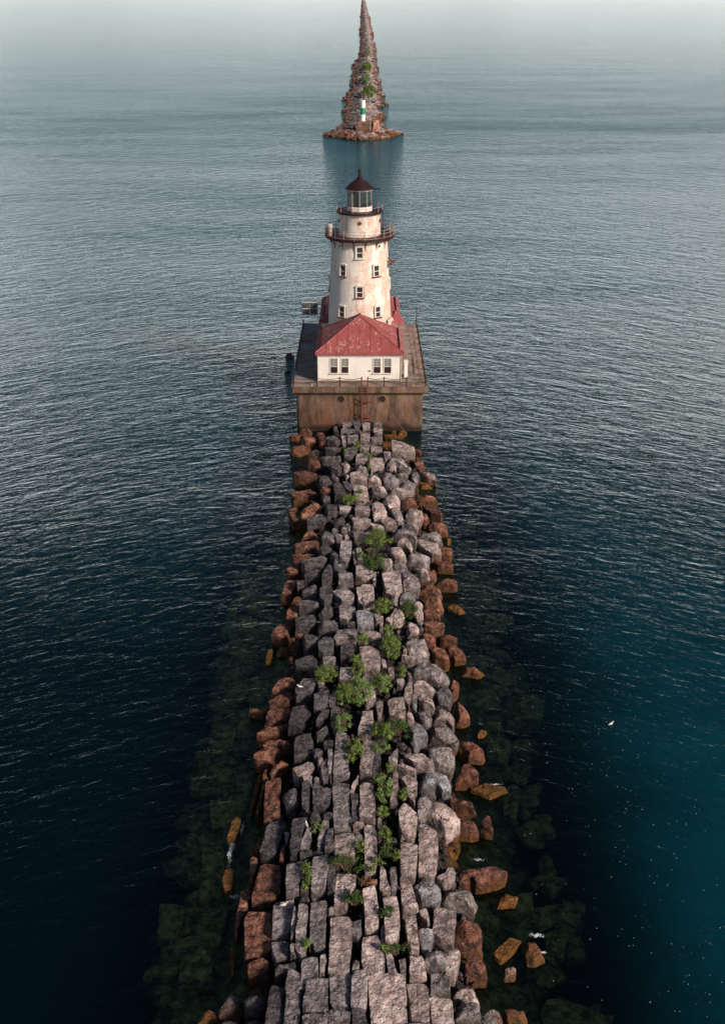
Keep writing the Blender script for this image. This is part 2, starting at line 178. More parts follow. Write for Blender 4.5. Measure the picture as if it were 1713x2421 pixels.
('d','b',2.53,1.61,'-4.65,70.40 -3.36,70.66 -3.24,70.03 -3.53,69.05 -4.27,68.93','dark grey boulder on the left slope in middle distance, third from lighthouse'),
('g','s',2.63,1.25,'-2.92,67.12 -2.40,67.37 -1.98,67.31 -2.17,66.13 -2.89,66.13','grey squared block left on the crest in the foreground, first from lighthouse'),
('o','b',0.40,1.75,'-6.85,72.10 -5.91,72.27 -5.22,71.77 -5.31,71.23 -5.96,70.90 -6.80,71.12','orange stained boulder at the left waterline in middle distance'),
('o','s',0.40,0.95,'-7.47,69.96 -7.42,71.59 -7.05,71.76 -7.19,69.96','small orange stained stone sliver at the left waterline in middle distance'),
('d','s',2.28,1.80,'-5.08,67.28 -3.80,68.09 -3.35,67.28 -3.27,66.37 -4.89,66.48','dark grey squared block on the left slope in the foreground'),
('p','s',2.56,1.32,'2.88,67.54 3.15,67.57 3.98,67.28 3.66,67.22','small pinkish grey stone sliver on the right slope in the foreground'),
('r','b',1.81,1.80,'-6.74,64.99 -5.94,65.97 -5.17,66.12 -4.72,65.50 -5.04,64.91 -6.01,64.41 -6.42,64.16','large reddish brown boulder on the left slope in the foreground'),
('r','s',1.60,1.80,'-6.68,63.14 -6.18,63.72 -5.67,64.16 -5.11,64.20 -4.92,63.43 -5.18,63.22 -6.59,62.89','reddish brown squared block on the left slope in the foreground, first from lighthouse'),
('o','s',0.40,1.52,'-8.12,63.53 -7.85,64.07 -6.90,64.16 -6.83,63.68 -7.09,63.00 -7.98,63.23','orange stained squared block at the left waterline in the foreground'),
('r','s',1.57,1.80,'-6.82,60.90 -6.64,61.84 -6.51,62.13 -5.03,62.28 -5.07,61.55 -5.24,61.26 -6.51,60.87','reddish brown squared block on the left slope in the foreground, second from lighthouse'),
('r','s',1.26,1.80,'-7.26,60.27 -6.77,60.53 -5.17,60.87 -5.19,60.34 -6.09,60.20 -6.86,59.68 -7.24,59.88','reddish brown long stone at the left waterline in the foreground'),
('r','b',1.67,1.45,'-6.73,58.51 -6.10,58.68 -4.96,58.75 -4.88,58.42 -5.30,58.29 -6.65,58.29','reddish brown elongated boulder on the left slope in the foreground'),
('d','s',2.13,1.80,'-5.10,59.69 -4.87,61.64 -3.96,61.94 -3.47,60.77 -4.23,59.60','large dark grey squared block on the left slope in the foreground, second from lighthouse'),
('d','s',2.45,1.77,'-4.80,63.38 -4.52,64.17 -4.17,64.89 -3.25,64.84 -3.30,63.99 -3.55,63.47 -3.56,62.78 -4.68,62.78','large dark grey squared block on the left slope in the foreground, first from lighthouse'),
('d','s',2.68,1.35,'-3.42,62.48 -2.35,62.86 -2.35,61.45 -2.89,60.90 -3.36,60.90','dark grey squared block left on the crest in the foreground, first from lighthouse'),
('g','s',2.61,0.95,'-2.31,62.54 -1.83,62.96 -1.91,61.41 -2.31,61.30','grey long stone left on the crest in the foreground'),
('d','s',2.63,1.25,'-2.80,60.73 -2.22,60.82 -2.35,59.95 -2.77,59.60 -3.12,59.35','dark grey long stone left on the crest in the foreground, first from lighthouse'),
('d','s',2.69,1.02,'-2.17,60.14 -2.08,60.87 -1.54,60.98 -1.56,60.35 -1.84,59.73 -1.88,58.53 -2.10,58.82','dark grey stone sliver left on the crest in the foreground, first from lighthouse'),
('d','s',2.64,1.15,'-3.10,58.07 -2.39,58.97 -2.31,58.58 -2.78,57.90 -2.98,57.56','small dark grey long stone left on the crest in the foreground, first from lighthouse'),
('g','s',2.60,1.44,'-1.63,65.90 -0.59,65.95 -0.54,64.99 -0.88,64.45 -1.72,64.36','grey squared block left on the crest in the foreground, second from lighthouse'),
('g','s',2.63,0.95,'-3.22,64.16 -2.93,64.36 -2.68,63.77 -3.12,63.28','small grey long stone left on the crest in the foreground'),
('g','b',2.68,1.16,'-3.19,63.21 -2.44,63.38 -2.37,63.23 -2.96,63.11','small grey elongated boulder left on the crest in the foreground, first from lighthouse'),
('p','s',2.80,1.21,'-0.01,64.45 0.79,64.39 0.89,63.49 0.87,61.00 0.21,61.11 0.07,62.82','large pinkish grey stone sliver mid crest in the foreground, first from lighthouse'),
('p','s',2.74,1.32,'0.03,60.55 0.68,60.50 0.71,59.31 0.59,58.12 -0.32,58.26 -0.04,59.69','pinkish grey long stone mid crest in the foreground, first from lighthouse'),
('p','s',2.75,1.51,'1.72,61.54 2.24,61.96 2.87,62.00 2.95,60.09 2.69,59.74 1.83,60.09','large pinkish grey squared block right on the crest in the foreground'),
('p','s',2.82,0.95,'0.91,61.35 1.42,61.67 1.33,60.10 1.03,59.59','pinkish grey stone sliver right on the crest in the foreground, first from lighthouse'),
('g','b',2.79,1.04,'2.38,64.38 2.84,64.66 3.05,64.11 2.81,63.56 2.44,63.74','small grey boulder right on the crest in the foreground'),
('p','s',2.78,0.95,'1.88,65.75 2.26,65.75 2.27,64.37 1.93,64.47','small pinkish grey stone sliver right on the crest in the foreground, first from lighthouse'),
('p','s',2.61,0.95,'1.36,66.84 1.67,66.84 1.81,65.83 1.50,65.93','small pinkish grey long stone right on the crest in the foreground'),
('p','s',2.43,0.98,'2.96,63.37 3.34,64.54 3.61,64.66 3.50,62.92 3.27,61.58 2.92,62.13','pinkish grey stone sliver on the right slope in the foreground'),
('p','b',2.51,0.95,'3.22,65.61 3.42,65.61 3.63,64.98 3.24,64.80','small pinkish grey elongated boulder on the right slope in the foreground'),
('g','b',2.14,1.80,'3.51,66.58 4.05,67.46 4.52,67.55 5.23,67.37 6.22,66.93 6.51,66.41 6.31,65.65 5.45,65.60 4.46,65.98 3.69,66.15','large grey boulder on the right slope in the foreground'),
('p','b',2.25,1.80,'3.62,64.92 4.08,64.92 4.99,64.66 5.33,64.46 4.97,64.12 4.37,64.29 3.64,64.06','pinkish grey elongated boulder on the right slope in the foreground'),
('p','b',2.35,1.44,'3.92,63.00 4.16,63.33 4.95,62.75 5.04,61.85 4.25,62.09 3.97,62.42','pinkish grey boulder on the right slope in the foreground, first from lighthouse'),
('g','b',2.48,0.95,'3.45,62.58 3.83,62.77 3.82,62.46 3.48,62.39','small grey boulder on the right slope in the foreground'),
('d','b',1.57,1.68,'5.12,64.62 5.65,65.26 6.25,64.97 6.57,63.92 6.38,63.24 5.42,63.67','dark grey boulder on the right slope in the foreground'),
('r','b',1.21,1.09,'6.51,66.24 6.85,66.62 7.18,66.24 7.09,65.60 6.64,64.66 6.36,65.18','reddish brown elongated boulder at the right waterline in the foreground'),
('r','b',0.57,1.80,'7.43,68.93 7.89,69.25 8.53,69.08 9.42,68.58 9.28,68.27 8.63,68.13 7.52,68.41','reddish brown elongated boulder at the right waterline in middle distance, second from lighthouse'),
('b','b',2.34,0.95,'3.42,61.85 3.65,62.15 3.78,61.68 3.70,61.35 3.45,61.60','small bluish grey elongated boulder on the right slope in the foreground'),
('g','b',2.22,1.34,'3.77,61.44 4.07,61.57 4.78,61.10 4.80,60.58 4.51,59.91 3.89,60.67','grey boulder on the right slope in the foreground, first from lighthouse'),
('p','b',1.72,1.79,'4.82,61.37 5.31,62.22 5.68,62.26 6.45,61.51 6.43,61.16 6.27,60.81 5.84,61.16 5.19,61.23','pinkish grey boulder on the right slope in the foreground, second from lighthouse'),
('r','b',1.05,1.43,'6.61,63.81 7.19,64.00 7.70,62.81 7.59,62.36 6.97,62.00 6.57,62.09','reddish brown boulder at the right waterline in the foreground, first from lighthouse'),
('b','b',2.43,1.66,'3.01,59.91 3.99,59.95 4.39,59.38 4.44,58.86 4.12,58.01 3.38,57.27 3.09,58.86','large bluish grey boulder on the right slope in the foreground, first from lighthouse'),
('w','b',1.74,1.80,'4.55,59.94 4.97,60.39 5.56,60.46 6.45,59.64 6.56,59.05 6.25,58.69 5.40,58.91 4.49,59.27','large pale lichen-spotted boulder on the right slope in the foreground, first from lighthouse'),
('o','b',0.40,1.21,'7.96,61.31 8.36,61.70 8.87,61.52 8.45,60.95 8.01,60.88','small orange stained boulder at the right waterline in the foreground'),
('p','b',2.56,0.99,'2.97,60.68 3.29,60.61 3.57,60.30 3.07,60.24','small pinkish grey boulder on the right slope in the foreground'),
('p','s',2.79,1.33,'0.10,57.35 0.83,57.30 0.74,55.46 0.56,53.58 -0.23,53.93 -0.11,55.46','large pinkish grey stone sliver mid crest in the foreground, second from lighthouse'),
('g','s',2.70,1.40,'-1.76,58.04 -0.85,58.14 -0.86,55.91 -0.95,54.99 -0.77,53.73 -1.87,53.73 -1.84,55.45','large grey long stone left on the crest in the foreground, first from lighthouse'),
('d','s',2.33,1.53,'-4.53,57.64 -4.41,58.08 -3.44,58.52 -3.24,57.90 -3.29,56.37 -4.45,56.04','large dark grey squared block on the left slope in the foreground, third from lighthouse'),
('r','b',1.58,1.80,'-7.25,57.34 -7.03,57.82 -6.13,58.18 -5.57,58.25 -5.13,58.00 -5.53,57.40 -6.07,57.07 -6.99,57.10','reddish brown elongated boulder at the left waterline in the foreground'),
('r','b',1.18,1.50,'-7.07,58.83 -6.79,59.03 -5.94,59.21 -5.79,58.98 -6.85,58.72','small reddish brown elongated boulder at the left waterline in the foreground, first from lighthouse'),
('r','b',1.88,1.18,'-5.70,58.31 -5.00,58.31 -4.85,58.02 -5.27,57.93','small reddish brown elongated boulder on the left slope in the foreground, first from lighthouse'),
('r','b',1.77,1.49,'-6.01,55.57 -5.70,56.10 -4.89,56.56 -4.81,56.23 -5.40,55.70 -5.86,55.38','small reddish brown elongated boulder on the left slope in the foreground, second from lighthouse'),
('o','s',0.40,1.18,'-6.86,56.66 -6.59,56.80 -6.59,55.42 -6.85,53.61 -6.95,52.86 -7.15,53.08 -7.05,54.41','orange stained stone sliver at the left waterline in the foreground'),
('r','s',1.15,1.17,'-6.44,55.67 -6.27,56.15 -6.11,55.87 -6.23,54.83 -6.24,53.55 -6.30,52.23 -6.54,52.01 -6.67,52.40 -6.47,53.55','reddish brown stone sliver at the left waterline in the foreground, first from lighthouse'),
('r','s',1.72,1.35,'-6.14,54.41 -5.39,54.77 -5.20,54.46 -5.10,52.88 -5.10,51.37 -5.98,50.96 -6.13,52.54','large reddish brown long stone on the left slope in the foreground'),
('d','b',2.23,1.36,'-4.99,52.56 -4.68,53.44 -4.49,53.60 -4.00,53.12 -3.88,51.86 -4.23,51.10 -4.72,51.71','dark grey elongated boulder on the left slope in the foreground'),
('p','s',2.37,1.62,'-4.47,54.82 -3.32,55.66 -3.05,54.96 -3.54,54.39 -4.06,53.93','pinkish grey squared block on the left slope in the foreground'),
('g','s',2.56,1.00,'-3.76,53.76 -3.17,53.92 -3.13,53.60 -3.69,53.54','small grey long stone on the left slope in the foreground, first from lighthouse'),
('d','s',2.42,0.99,'-3.78,53.40 -3.19,53.58 -3.19,51.98 -3.36,50.66 -3.71,51.29','dark grey stone sliver on the left slope in the foreground, first from lighthouse'),
('d','s',2.61,1.41,'-3.10,53.05 -2.40,52.74 -1.94,52.67 -1.97,51.32 -2.35,51.03 -3.03,51.25','dark grey squared block left on the crest in the foreground, second from lighthouse'),
('g','s',2.55,0.95,'-2.70,54.68 -2.49,55.42 -2.16,55.80 -2.14,53.77 -2.42,53.36 -2.66,53.59','grey stone sliver left on the crest in the foreground, second from lighthouse'),
('g','s',2.65,0.95,'-2.24,56.34 -1.93,56.44 -1.92,54.33 -2.00,53.55 -2.14,53.87','grey stone sliver left on the crest in the foreground, first from lighthouse'),
('p','b',2.74,0.95,'-2.88,55.21 -2.59,55.67 -2.51,55.28 -2.80,54.74','small pinkish grey elongated boulder left on the crest in the foreground'),
('d','b',2.72,1.05,'-3.20,56.41 -2.80,56.56 -2.51,56.26 -2.97,55.58 -3.15,55.80','small dark grey boulder left on the crest in the foreground'),
('d','s',2.59,1.05,'-2.55,57.39 -1.85,57.39 -1.91,56.78 -2.54,56.85','small dark grey squared block left on the crest in the foreground'),
('g','b',2.69,0.95,'-3.09,53.61 -2.76,53.66 -2.69,53.38 -3.02,53.42','small grey boulder left on the crest in the foreground'),
('p','s',2.77,0.95,'-0.76,52.53 -0.27,53.66 -0.27,53.09 -0.56,52.37 -0.76,52.37','small pinkish grey stone sliver mid crest in the foreground'),
('d','s',2.70,0.95,'-0.69,52.06 -0.30,52.06 -0.23,50.06 -0.61,49.90','dark grey stone sliver mid crest in the foreground'),
('w','s',2.59,1.49,'-1.88,53.00 -1.62,53.18 -0.83,53.13 -0.75,51.81 -0.61,49.85 -0.57,49.30 -0.98,49.07 -1.63,48.92 -1.76,50.65','large pale lichen-spotted long stone left on the crest in the foreground'),
('p','s',2.78,1.29,'-0.17,53.04 0.65,52.95 0.79,50.86 0.75,49.74 -0.20,49.98','large pinkish grey long stone mid crest in the foreground, first from lighthouse'),
('p','b',2.84,1.07,'-0.60,49.36 0.09,49.47 0.12,49.26 -0.04,49.13 -0.54,49.13','small pinkish grey elongated boulder mid crest in the foreground'),
('d','b',2.77,1.11,'-3.20,50.14 -2.70,50.37 -2.44,50.23 -2.69,49.95 -3.13,49.95','small dark grey elongated boulder left on the crest in the foreground, second from lighthouse'),
('d','b',2.81,1.01,'-2.38,50.23 -1.81,50.32 -1.74,50.02 -2.31,50.11','small dark grey elongated boulder left on the crest in the foreground, first from lighthouse'),
('r','b',1.00,1.80,'6.42,58.90 6.82,59.55 7.59,59.26 8.10,59.26 8.40,58.54 8.34,57.83 7.79,58.11 7.08,58.11','reddish brown boulder at the right waterline in the foreground, second from lighthouse'),
('g','b',2.44,1.10,'2.98,56.26 3.39,56.26 4.35,56.00 4.21,55.96 3.19,56.13','small grey elongated boulder on the right slope in the foreground, first from lighthouse'),
('w','b',2.14,1.80,'4.26,57.50 4.46,57.96 5.02,57.81 5.90,57.35 6.04,56.22 5.80,55.78 5.06,56.00 4.39,56.45','large pale lichen-spotted boulder on the right slope in the foreground, second from lighthouse'),
('p','s',2.30,1.80,'2.71,56.15 2.92,56.44 3.95,56.21 4.68,55.64 4.20,55.47 3.51,55.41 3.11,55.75','pinkish grey long stone on the right slope in the foreground, first from lighthouse'),
('p','s',2.52,1.46,'2.22,54.94 2.50,55.14 3.43,54.54 3.32,54.34 3.06,54.48','small pinkish grey stone sliver right on the crest in the foreground, second from lighthouse'),
('p','s',2.62,1.29,'2.41,53.52 2.83,53.99 3.40,53.43 3.38,52.85 3.18,51.31 2.87,51.63 2.72,52.93','pinkish grey long stone right on the crest in the foreground, first from lighthouse'),
('b','b',2.32,1.80,'3.48,54.27 3.86,54.54 4.68,54.82 5.36,54.78 5.61,54.41 5.56,53.02 5.00,53.05 4.62,53.41 3.62,53.54 3.43,53.81','large bluish grey boulder on the right slope in the foreground, second from lighthouse'),
('r','b',1.14,1.80,'6.26,57.12 6.56,57.30 7.11,57.23 7.70,56.70 7.72,56.48 7.52,56.07 7.59,55.65 6.92,55.48 5.96,55.52 6.34,56.07','large reddish brown boulder at the right waterline in the foreground'),
('o','s',0.40,1.80,'6.98,55.29 8.05,55.79 9.46,55.23 8.20,54.53','orange stained squared block at the right waterline in the foreground'),
('r','b',1.64,1.63,'5.38,52.92 5.58,52.96 6.17,52.81 7.03,52.68 7.11,52.42 6.94,52.33 6.02,52.37 5.51,52.63','reddish brown elongated boulder on the right slope in the foreground'),
('g','b',2.45,1.53,'3.33,51.56 3.55,52.27 4.02,52.55 4.65,52.12 4.24,51.70 4.02,51.21 3.54,50.60 3.30,50.80','grey elongated boulder on the right slope in the foreground'),
('g','b',2.27,0.95,'3.61,52.82 4.04,52.86 4.56,52.79 4.60,52.69 4.17,52.76','small grey elongated boulder on the right slope in the foreground, second from lighthouse'),
('p','b',2.10,1.80,'3.83,51.13 4.26,51.91 4.60,52.23 5.17,51.98 5.90,51.27 6.04,50.92 5.71,50.29 5.03,49.62 4.65,49.62 4.17,50.23 3.94,50.64','large pinkish grey boulder on the right slope in the foreground'),
('r','b',1.38,1.53,'5.94,51.07 6.31,51.29 6.76,51.29 7.19,50.81 6.61,50.68 5.77,50.81','small reddish brown elongated boulder at the right waterline in the foreground'),
('r','s',0.93,1.10,'7.35,51.72 7.58,52.08 7.87,52.01 7.99,50.86 7.55,51.00 7.27,51.21','reddish brown squared block at the right waterline in the foreground'),
('p','s',2.65,1.43,'2.13,50.85 2.59,51.20 3.26,50.39 3.28,49.93 3.14,48.89 2.97,48.41 2.20,48.67 2.16,49.63','large pinkish grey long stone right on the crest in the foreground, first from lighthouse'),
('p','s',2.85,0.95,'1.96,53.97 2.26,54.07 2.17,52.25 1.95,51.02 1.66,51.11 1.86,52.78','pinkish grey stone sliver right on the crest in the foreground, second from lighthouse'),
('g','s',2.84,0.99,'1.66,55.44 2.29,56.41 2.22,54.88 1.65,55.09','small grey long stone right on the crest in the foreground, first from lighthouse'),
('d','s',2.77,0.95,'0.85,55.97 1.12,56.06 1.17,54.79 0.63,54.26','small dark grey stone sliver mid crest in the foreground'),
('g','b',2.72,0.95,'0.81,49.84 1.10,49.88 1.16,49.70 0.91,49.68','small grey boulder mid crest in the foreground, first from lighthouse'),
('d','s',2.55,1.31,'-4.14,49.98 -3.32,50.06 -3.47,49.04 -3.64,47.54 -3.79,46.92 -4.13,46.96 -4.22,47.54','dark grey stone sliver on the left slope in the foreground, second from lighthouse'),
('o','s',0.40,1.18,'-8.27,50.65 -8.15,52.03 -7.87,52.58 -7.59,52.42 -7.68,51.33 -7.81,50.65','orange stained long stone at the left waterline in the foreground, first from lighthouse'),
('o','s',0.40,1.04,'-8.18,47.21 -8.08,48.08 -7.60,48.23 -7.49,46.51 -7.93,46.37','orange stained long stone at the left waterline in the foreground, second from lighthouse'),
('r','b',1.31,1.15,'-6.70,48.89 -6.34,49.26 -5.94,49.40 -5.89,49.10 -6.19,48.79 -6.69,48.76','small reddish brown elongated boulder at the left waterline in the foreground, second from lighthouse'),
('r','b',1.71,0.95,'-6.02,50.88 -5.96,51.01 -5.45,50.94 -5.57,50.84','small reddish brown elongated boulder on the left slope in the foreground, third from lighthouse'),
('d','s',1.78,1.80,'-6.02,48.01 -5.76,50.08 -5.54,50.51 -5.03,50.66 -4.51,50.44 -4.82,49.24 -5.05,47.84 -5.73,47.87','large dark grey long stone on the left slope in the foreground'),
('r','s',1.20,0.95,'-6.55,48.10 -6.38,48.27 -6.15,48.10 -6.14,47.57 -6.27,46.25 -6.52,46.40','reddish brown stone sliver at the left waterline in the foreground, second from lighthouse'),
('r','s',1.77,1.80,'-6.11,45.28 -5.87,46.86 -5.51,47.02 -4.66,46.92 -4.59,45.84 -4.59,44.86 -5.10,44.49 -6.17,44.55','large reddish brown squared block on the left slope in the foreground, first from lighthouse'),
('r','s',1.96,0.95,'-4.74,48.32 -4.50,48.39 -4.55,47.20 -4.80,47.27','small reddish brown stone sliver on the left slope in the foreground'),
('g','s',2.18,0.95,'-4.61,49.30 -4.30,49.23 -4.38,48.42 -4.50,48.42','small grey long stone on the left slope in the foreground, second from lighthouse'),
('g','s',2.52,1.02,'-3.55,48.23 -3.28,49.13 -3.01,49.28 -3.00,48.38 -3.22,47.58 -3.59,47.65','grey long stone on the left slope in the foreground, first from lighthouse'),
('g','s',2.55,1.04,'-2.57,48.46 -2.37,49.79 -1.99,49.79 -2.04,48.23 -2.32,47.44 -2.61,47.63','grey stone sliver left on the crest in the foreground, third from lighthouse'),
('d','s',2.71,0.99,'-2.02,48.91 -1.72,48.98 -1.62,47.28 -2.22,47.28','dark grey long stone left on the crest in the foreground, second from lighthouse'),
('d','s',2.63,1.08,'-3.61,47.03 -2.89,47.33 -2.88,46.93 -3.54,46.83','small dark grey long stone on the left slope in the foreground, first from lighthouse'),
('d','s',2.45,0.95,'-2.84,47.35 -2.29,47.31 -2.41,47.15 -2.83,47.11','small dark grey long stone left on the crest in the foreground, second from lighthouse'),
('g','s',2.48,1.28,'-4.32,46.30 -3.41,46.65 -3.34,45.74 -3.48,44.92 -3.47,44.19 -4.22,44.13','grey long stone on the left slope in the foreground, second from lighthouse'),
('d','s',2.49,1.02,'-3.34,46.58 -2.87,46.81 -2.86,45.71 -2.95,44.29 -3.41,44.29','dark grey stone sliver left on the crest in the foreground, second from lighthouse'),
('g','s',2.72,1.28,'-2.80,46.61 -2.00,46.86 -1.91,45.70 -1.99,44.34 -2.82,44.17 -2.85,45.56','large grey long stone left on the crest in the foreground, second from lighthouse'),
('d','s',2.72,0.95,'-1.90,46.57 -1.66,46.65 -1.48,45.31 -1.51,44.02 -1.92,44.09','dark grey stone sliver left on the crest in the foreground, third from lighthouse'),
('p','s',2.63,1.52,'-1.64,48.44 -0.53,48.71 -0.38,48.24 -0.43,46.67 -1.64,46.92','large pinkish grey squared block mid crest in the foreground, second from lighthouse'),
('p','s',2.63,1.52,'-1.45,45.45 -0.33,45.51 -0.39,44.56 -0.79,43.81 -0.84,43.20 -1.58,43.26 -1.52,44.43','large pinkish grey squared block mid crest in the foreground, third from lighthouse'),
('p','s',2.66,1.11,'0.09,49.14 0.28,49.39 0.80,49.14 0.82,45.57 0.14,45.42 0.09,47.23','large pinkish grey stone sliver mid crest in the foreground, third from lighthouse'),
('r','b',2.94,0.95,'0.11,44.80 0.84,44.80 0.78,44.52 0.14,44.52','small reddish brown elongated boulder mid crest in the foreground'),
('g','b',2.75,0.95,'-0.50,48.71 -0.04,48.77 0.02,48.10 -0.41,48.16','small grey boulder mid crest in the foreground, second from lighthouse'),
('p','s',2.79,1.22,'-0.03,44.14 0.75,44.45 0.85,43.12 0.85,41.57 0.13,41.38 0.14,42.79','pinkish grey long stone mid crest in the foreground, second from lighthouse'),
('p','s',2.74,0.95,'0.98,45.91 1.16,46.14 1.26,44.97 1.12,43.70 0.93,44.54','small pinkish grey stone sliver right on the crest in the foreground, third from lighthouse'),
('p','s',2.78,0.97,'0.97,45.80 1.07,46.09 1.32,45.37 1.53,44.05 0.95,44.05','pinkish grey stone sliver right on the crest in the foreground, third from lighthouse'),
('g','s',2.76,0.95,'1.48,45.72 1.87,45.87 1.89,44.67 1.82,43.99 1.59,44.05','grey stone sliver right on the crest in the foreground'),
('p','s',2.78,1.31,'2.22,47.77 2.71,47.69 3.19,47.62 3.03,45.97 2.84,44.90 2.09,45.14 2.15,46.46','large pinkish grey long stone right on the crest in the foreground, second from lighthouse'),
('p','s',2.25,1.43,'3.40,49.68 3.68,49.80 4.40,49.13 4.40,47.97 4.24,46.41 4.05,45.70 3.14,45.98 3.25,47.74','large pinkish grey long stone on the right slope in the foreground'),
('o','b',0.40,1.55,'4.60,49.94 5.09,50.02 5.66,49.89 5.95,49.45 5.86,49.02 5.10,48.97 4.57,49.24','orange stained boulder on the right slope in the foreground'),
('p','s',1.98,1.36,'4.15,45.80 4.72,46.26 4.86,46.67 5.28,46.61 5.20,45.85 4.61,45.45','pinkish grey squared block on the right slope in the foreground'),
('r','b',1.33,1.80,'5.48,47.25 5.87,47.61 6.61,47.61 6.98,47.61 7.71,47.46 8.42,47.11 7.96,46.81 6.84,46.42 6.48,46.49 6.31,46.81 5.51,46.56','large reddish brown elongated boulder at the right waterline in the foreground'),
('b','b',2.53,1.78,'2.81,44.71 3.25,44.98 3.84,44.98 4.41,44.66 4.28,44.22 3.86,43.96 3.22,43.96 3.00,44.31','bluish grey boulder on the right slope in the foreground, first from lighthouse'),
('w','b',1.84,1.80,'4.32,44.53 4.65,45.31 5.19,45.36 6.24,45.11 6.43,44.82 6.31,44.43 6.23,44.10 5.37,44.34 4.31,44.41','pale lichen-spotted elongated boulder on the right slope in the foreground'),
('o','b',0.40,1.60,'7.48,45.97 8.05,46.32 8.41,46.27 8.87,45.92 8.85,45.73 8.51,45.29 7.55,45.39','orange stained boulder at the right waterline in the foreground'),
('p','s',2.71,1.30,'2.09,44.64 2.70,44.58 2.89,43.35 3.04,42.93 2.13,42.87 2.09,43.59','pinkish grey squared block right on the crest in the foreground, first from lighthouse'),
('r','s',1.05,1.30,'-7.01,43.08 -6.96,44.06 -6.81,45.63 -6.63,45.91 -6.25,45.77 -6.41,44.47 -6.64,43.86 -6.84,42.89','reddish brown stone sliver at the left waterline in the foreground, third from lighthouse'),
('r','s',1.70,1.69,'-6.38,43.07 -6.25,43.60 -5.01,43.57 -4.83,42.21 -4.82,40.91 -5.04,40.79 -6.12,40.45 -6.28,41.61','large reddish brown squared block on the left slope in the foreground, second from lighthouse'),
('r','s',1.78,1.39,'-5.95,40.03 -5.20,40.41 -4.86,40.11 -4.81,39.70 -5.90,39.70','small reddish brown squared block on the left slope in the foreground'),
('g','s',2.09,1.45,'-4.90,43.85 -3.76,44.13 -3.75,42.90 -3.85,41.63 -4.80,41.57 -4.84,42.60','large grey squared block on the left slope in the foreground'),
('g','s',2.19,1.29,'-4.74,41.02 -3.86,41.07 -3.79,40.34 -3.70,40.14 -4.45,39.89 -4.70,40.45','grey squared block on the left slope in the foreground'),
('p','s',2.49,0.95,'-3.75,42.72 -3.68,43.40 -3.54,42.93 -3.52,42.05 -3.62,40.89 -3.76,40.95','small pinkish grey stone sliver on the left slope in the foreground'),
('g','s',2.63,0.95,'-3.73,40.48 -3.48,40.53 -3.49,40.11 -3.39,39.80 -3.69,39.86','small grey long stone on the left slope in the foreground, third from lighthouse'),
('w','s',2.65,1.01,'-3.46,42.70 -3.41,43.32 -2.97,43.18 -2.93,41.55 -2.94,39.94 -3.12,39.69 -3.46,40.06 -3.47,41.22','pale lichen-spotted stone sliver on the left slope in the foreground'),
('g','s',2.61,1.23,'-2.79,43.44 -1.93,43.55 -1.91,41.99 -1.92,40.23 -2.44,40.29 -2.56,40.54 -2.75,40.47 -2.78,41.99','large grey long stone left on the crest in the foreground, third from lighthouse'),
('d','b',2.48,0.99,'-3.50,43.86 -2.87,44.02 -2.86,43.70 -3.38,43.74','small dark grey elongated boulder left on the crest in the foreground, third from lighthouse'),
('g','s',2.66,1.25,'-3.10,39.48 -2.30,39.76 -2.23,39.15 -2.17,38.07 -3.08,37.97','grey squared block left on the crest in the foreground, third from lighthouse'),
('w','s',2.61,0.95,'-2.17,39.76 -1.87,39.87 -1.80,39.31 -1.95,38.64 -2.16,38.75','small pale lichen-spotted long stone left on the crest in the foreground'),
('d','s',2.41,1.40,'-4.44,39.28 -3.43,39.58 -3.31,39.03 -4.40,38.83','small dark grey long stone on the left slope in the foreground, second from lighthouse'),
('p','s',2.75,1.55,'-1.66,42.14 -0.65,42.27 -0.51,41.95 -0.55,40.53 -0.67,38.61 -1.76,38.61 -1.73,40.53','large pinkish grey long stone left on the crest in the foreground'),
('g','s',2.78,0.95,'-0.48,41.95 -0.09,42.01 -0.06,41.11 -0.20,40.76 -0.53,40.94','small grey long stone mid crest in the foreground'),
('g','b',2.67,0.95,'-1.86,43.08 -1.57,43.08 -1.59,42.57 -1.85,42.52','small grey elongated boulder left on the crest in the foreground, second from lighthouse'),
('w','b',2.89,0.95,'-0.51,39.28 -0.19,39.49 -0.14,38.67 -0.51,38.67','small pale lichen-spotted elongated boulder mid crest in the foreground'),
('p','s',2.73,1.40,'-0.01,40.90 0.74,41.14 1.06,40.29 1.02,38.11 0.07,38.11 -0.09,39.82','large pinkish grey long stone mid crest in the foreground, second from lighthouse'),
('o','s',0.40,0.95,'-7.20,42.61 -7.02,42.57 -6.86,41.55 -6.77,40.69 -6.94,40.69 -7.13,41.68','small orange stained stone sliver at the left waterline in the foreground'),
('p','s',2.83,1.24,'1.11,43.60 1.86,43.67 2.01,41.81 1.78,40.55 1.17,40.31 1.18,42.47','large pinkish grey long stone right on the crest in the foreground, third from lighthouse'),
('p','s',2.42,0.95,'3.04,42.92 3.45,43.10 3.58,42.35 3.47,42.23 3.14,42.52','small pinkish grey squared block on the right slope in the foreground'),
('b','b',2.54,1.21,'2.91,41.93 3.22,42.10 3.71,41.75 3.78,41.47 3.50,40.80 3.15,40.52 2.90,41.08','bluish grey boulder on the right slope in the foreground, second from lighthouse'),
('p','s',2.80,1.10,'2.24,42.16 2.83,42.32 2.89,41.09 2.90,39.99 2.41,40.05 2.29,41.09','pinkish grey long stone right on the crest in the foreground, second from lighthouse'),
('p','s',2.08,1.56,'3.88,43.46 4.06,43.61 5.11,43.34 5.00,42.57 4.78,41.36 4.11,41.36 3.68,41.70','large pinkish grey squared block on the right slope in the foreground'),
('r','b',1.89,1.80,'5.43,43.26 5.60,43.31 5.87,43.04 6.43,42.21 6.52,41.49 5.36,41.47 4.87,41.69 5.18,42.94','reddish brown boulder on the right slope in the foreground, first from lighthouse'),
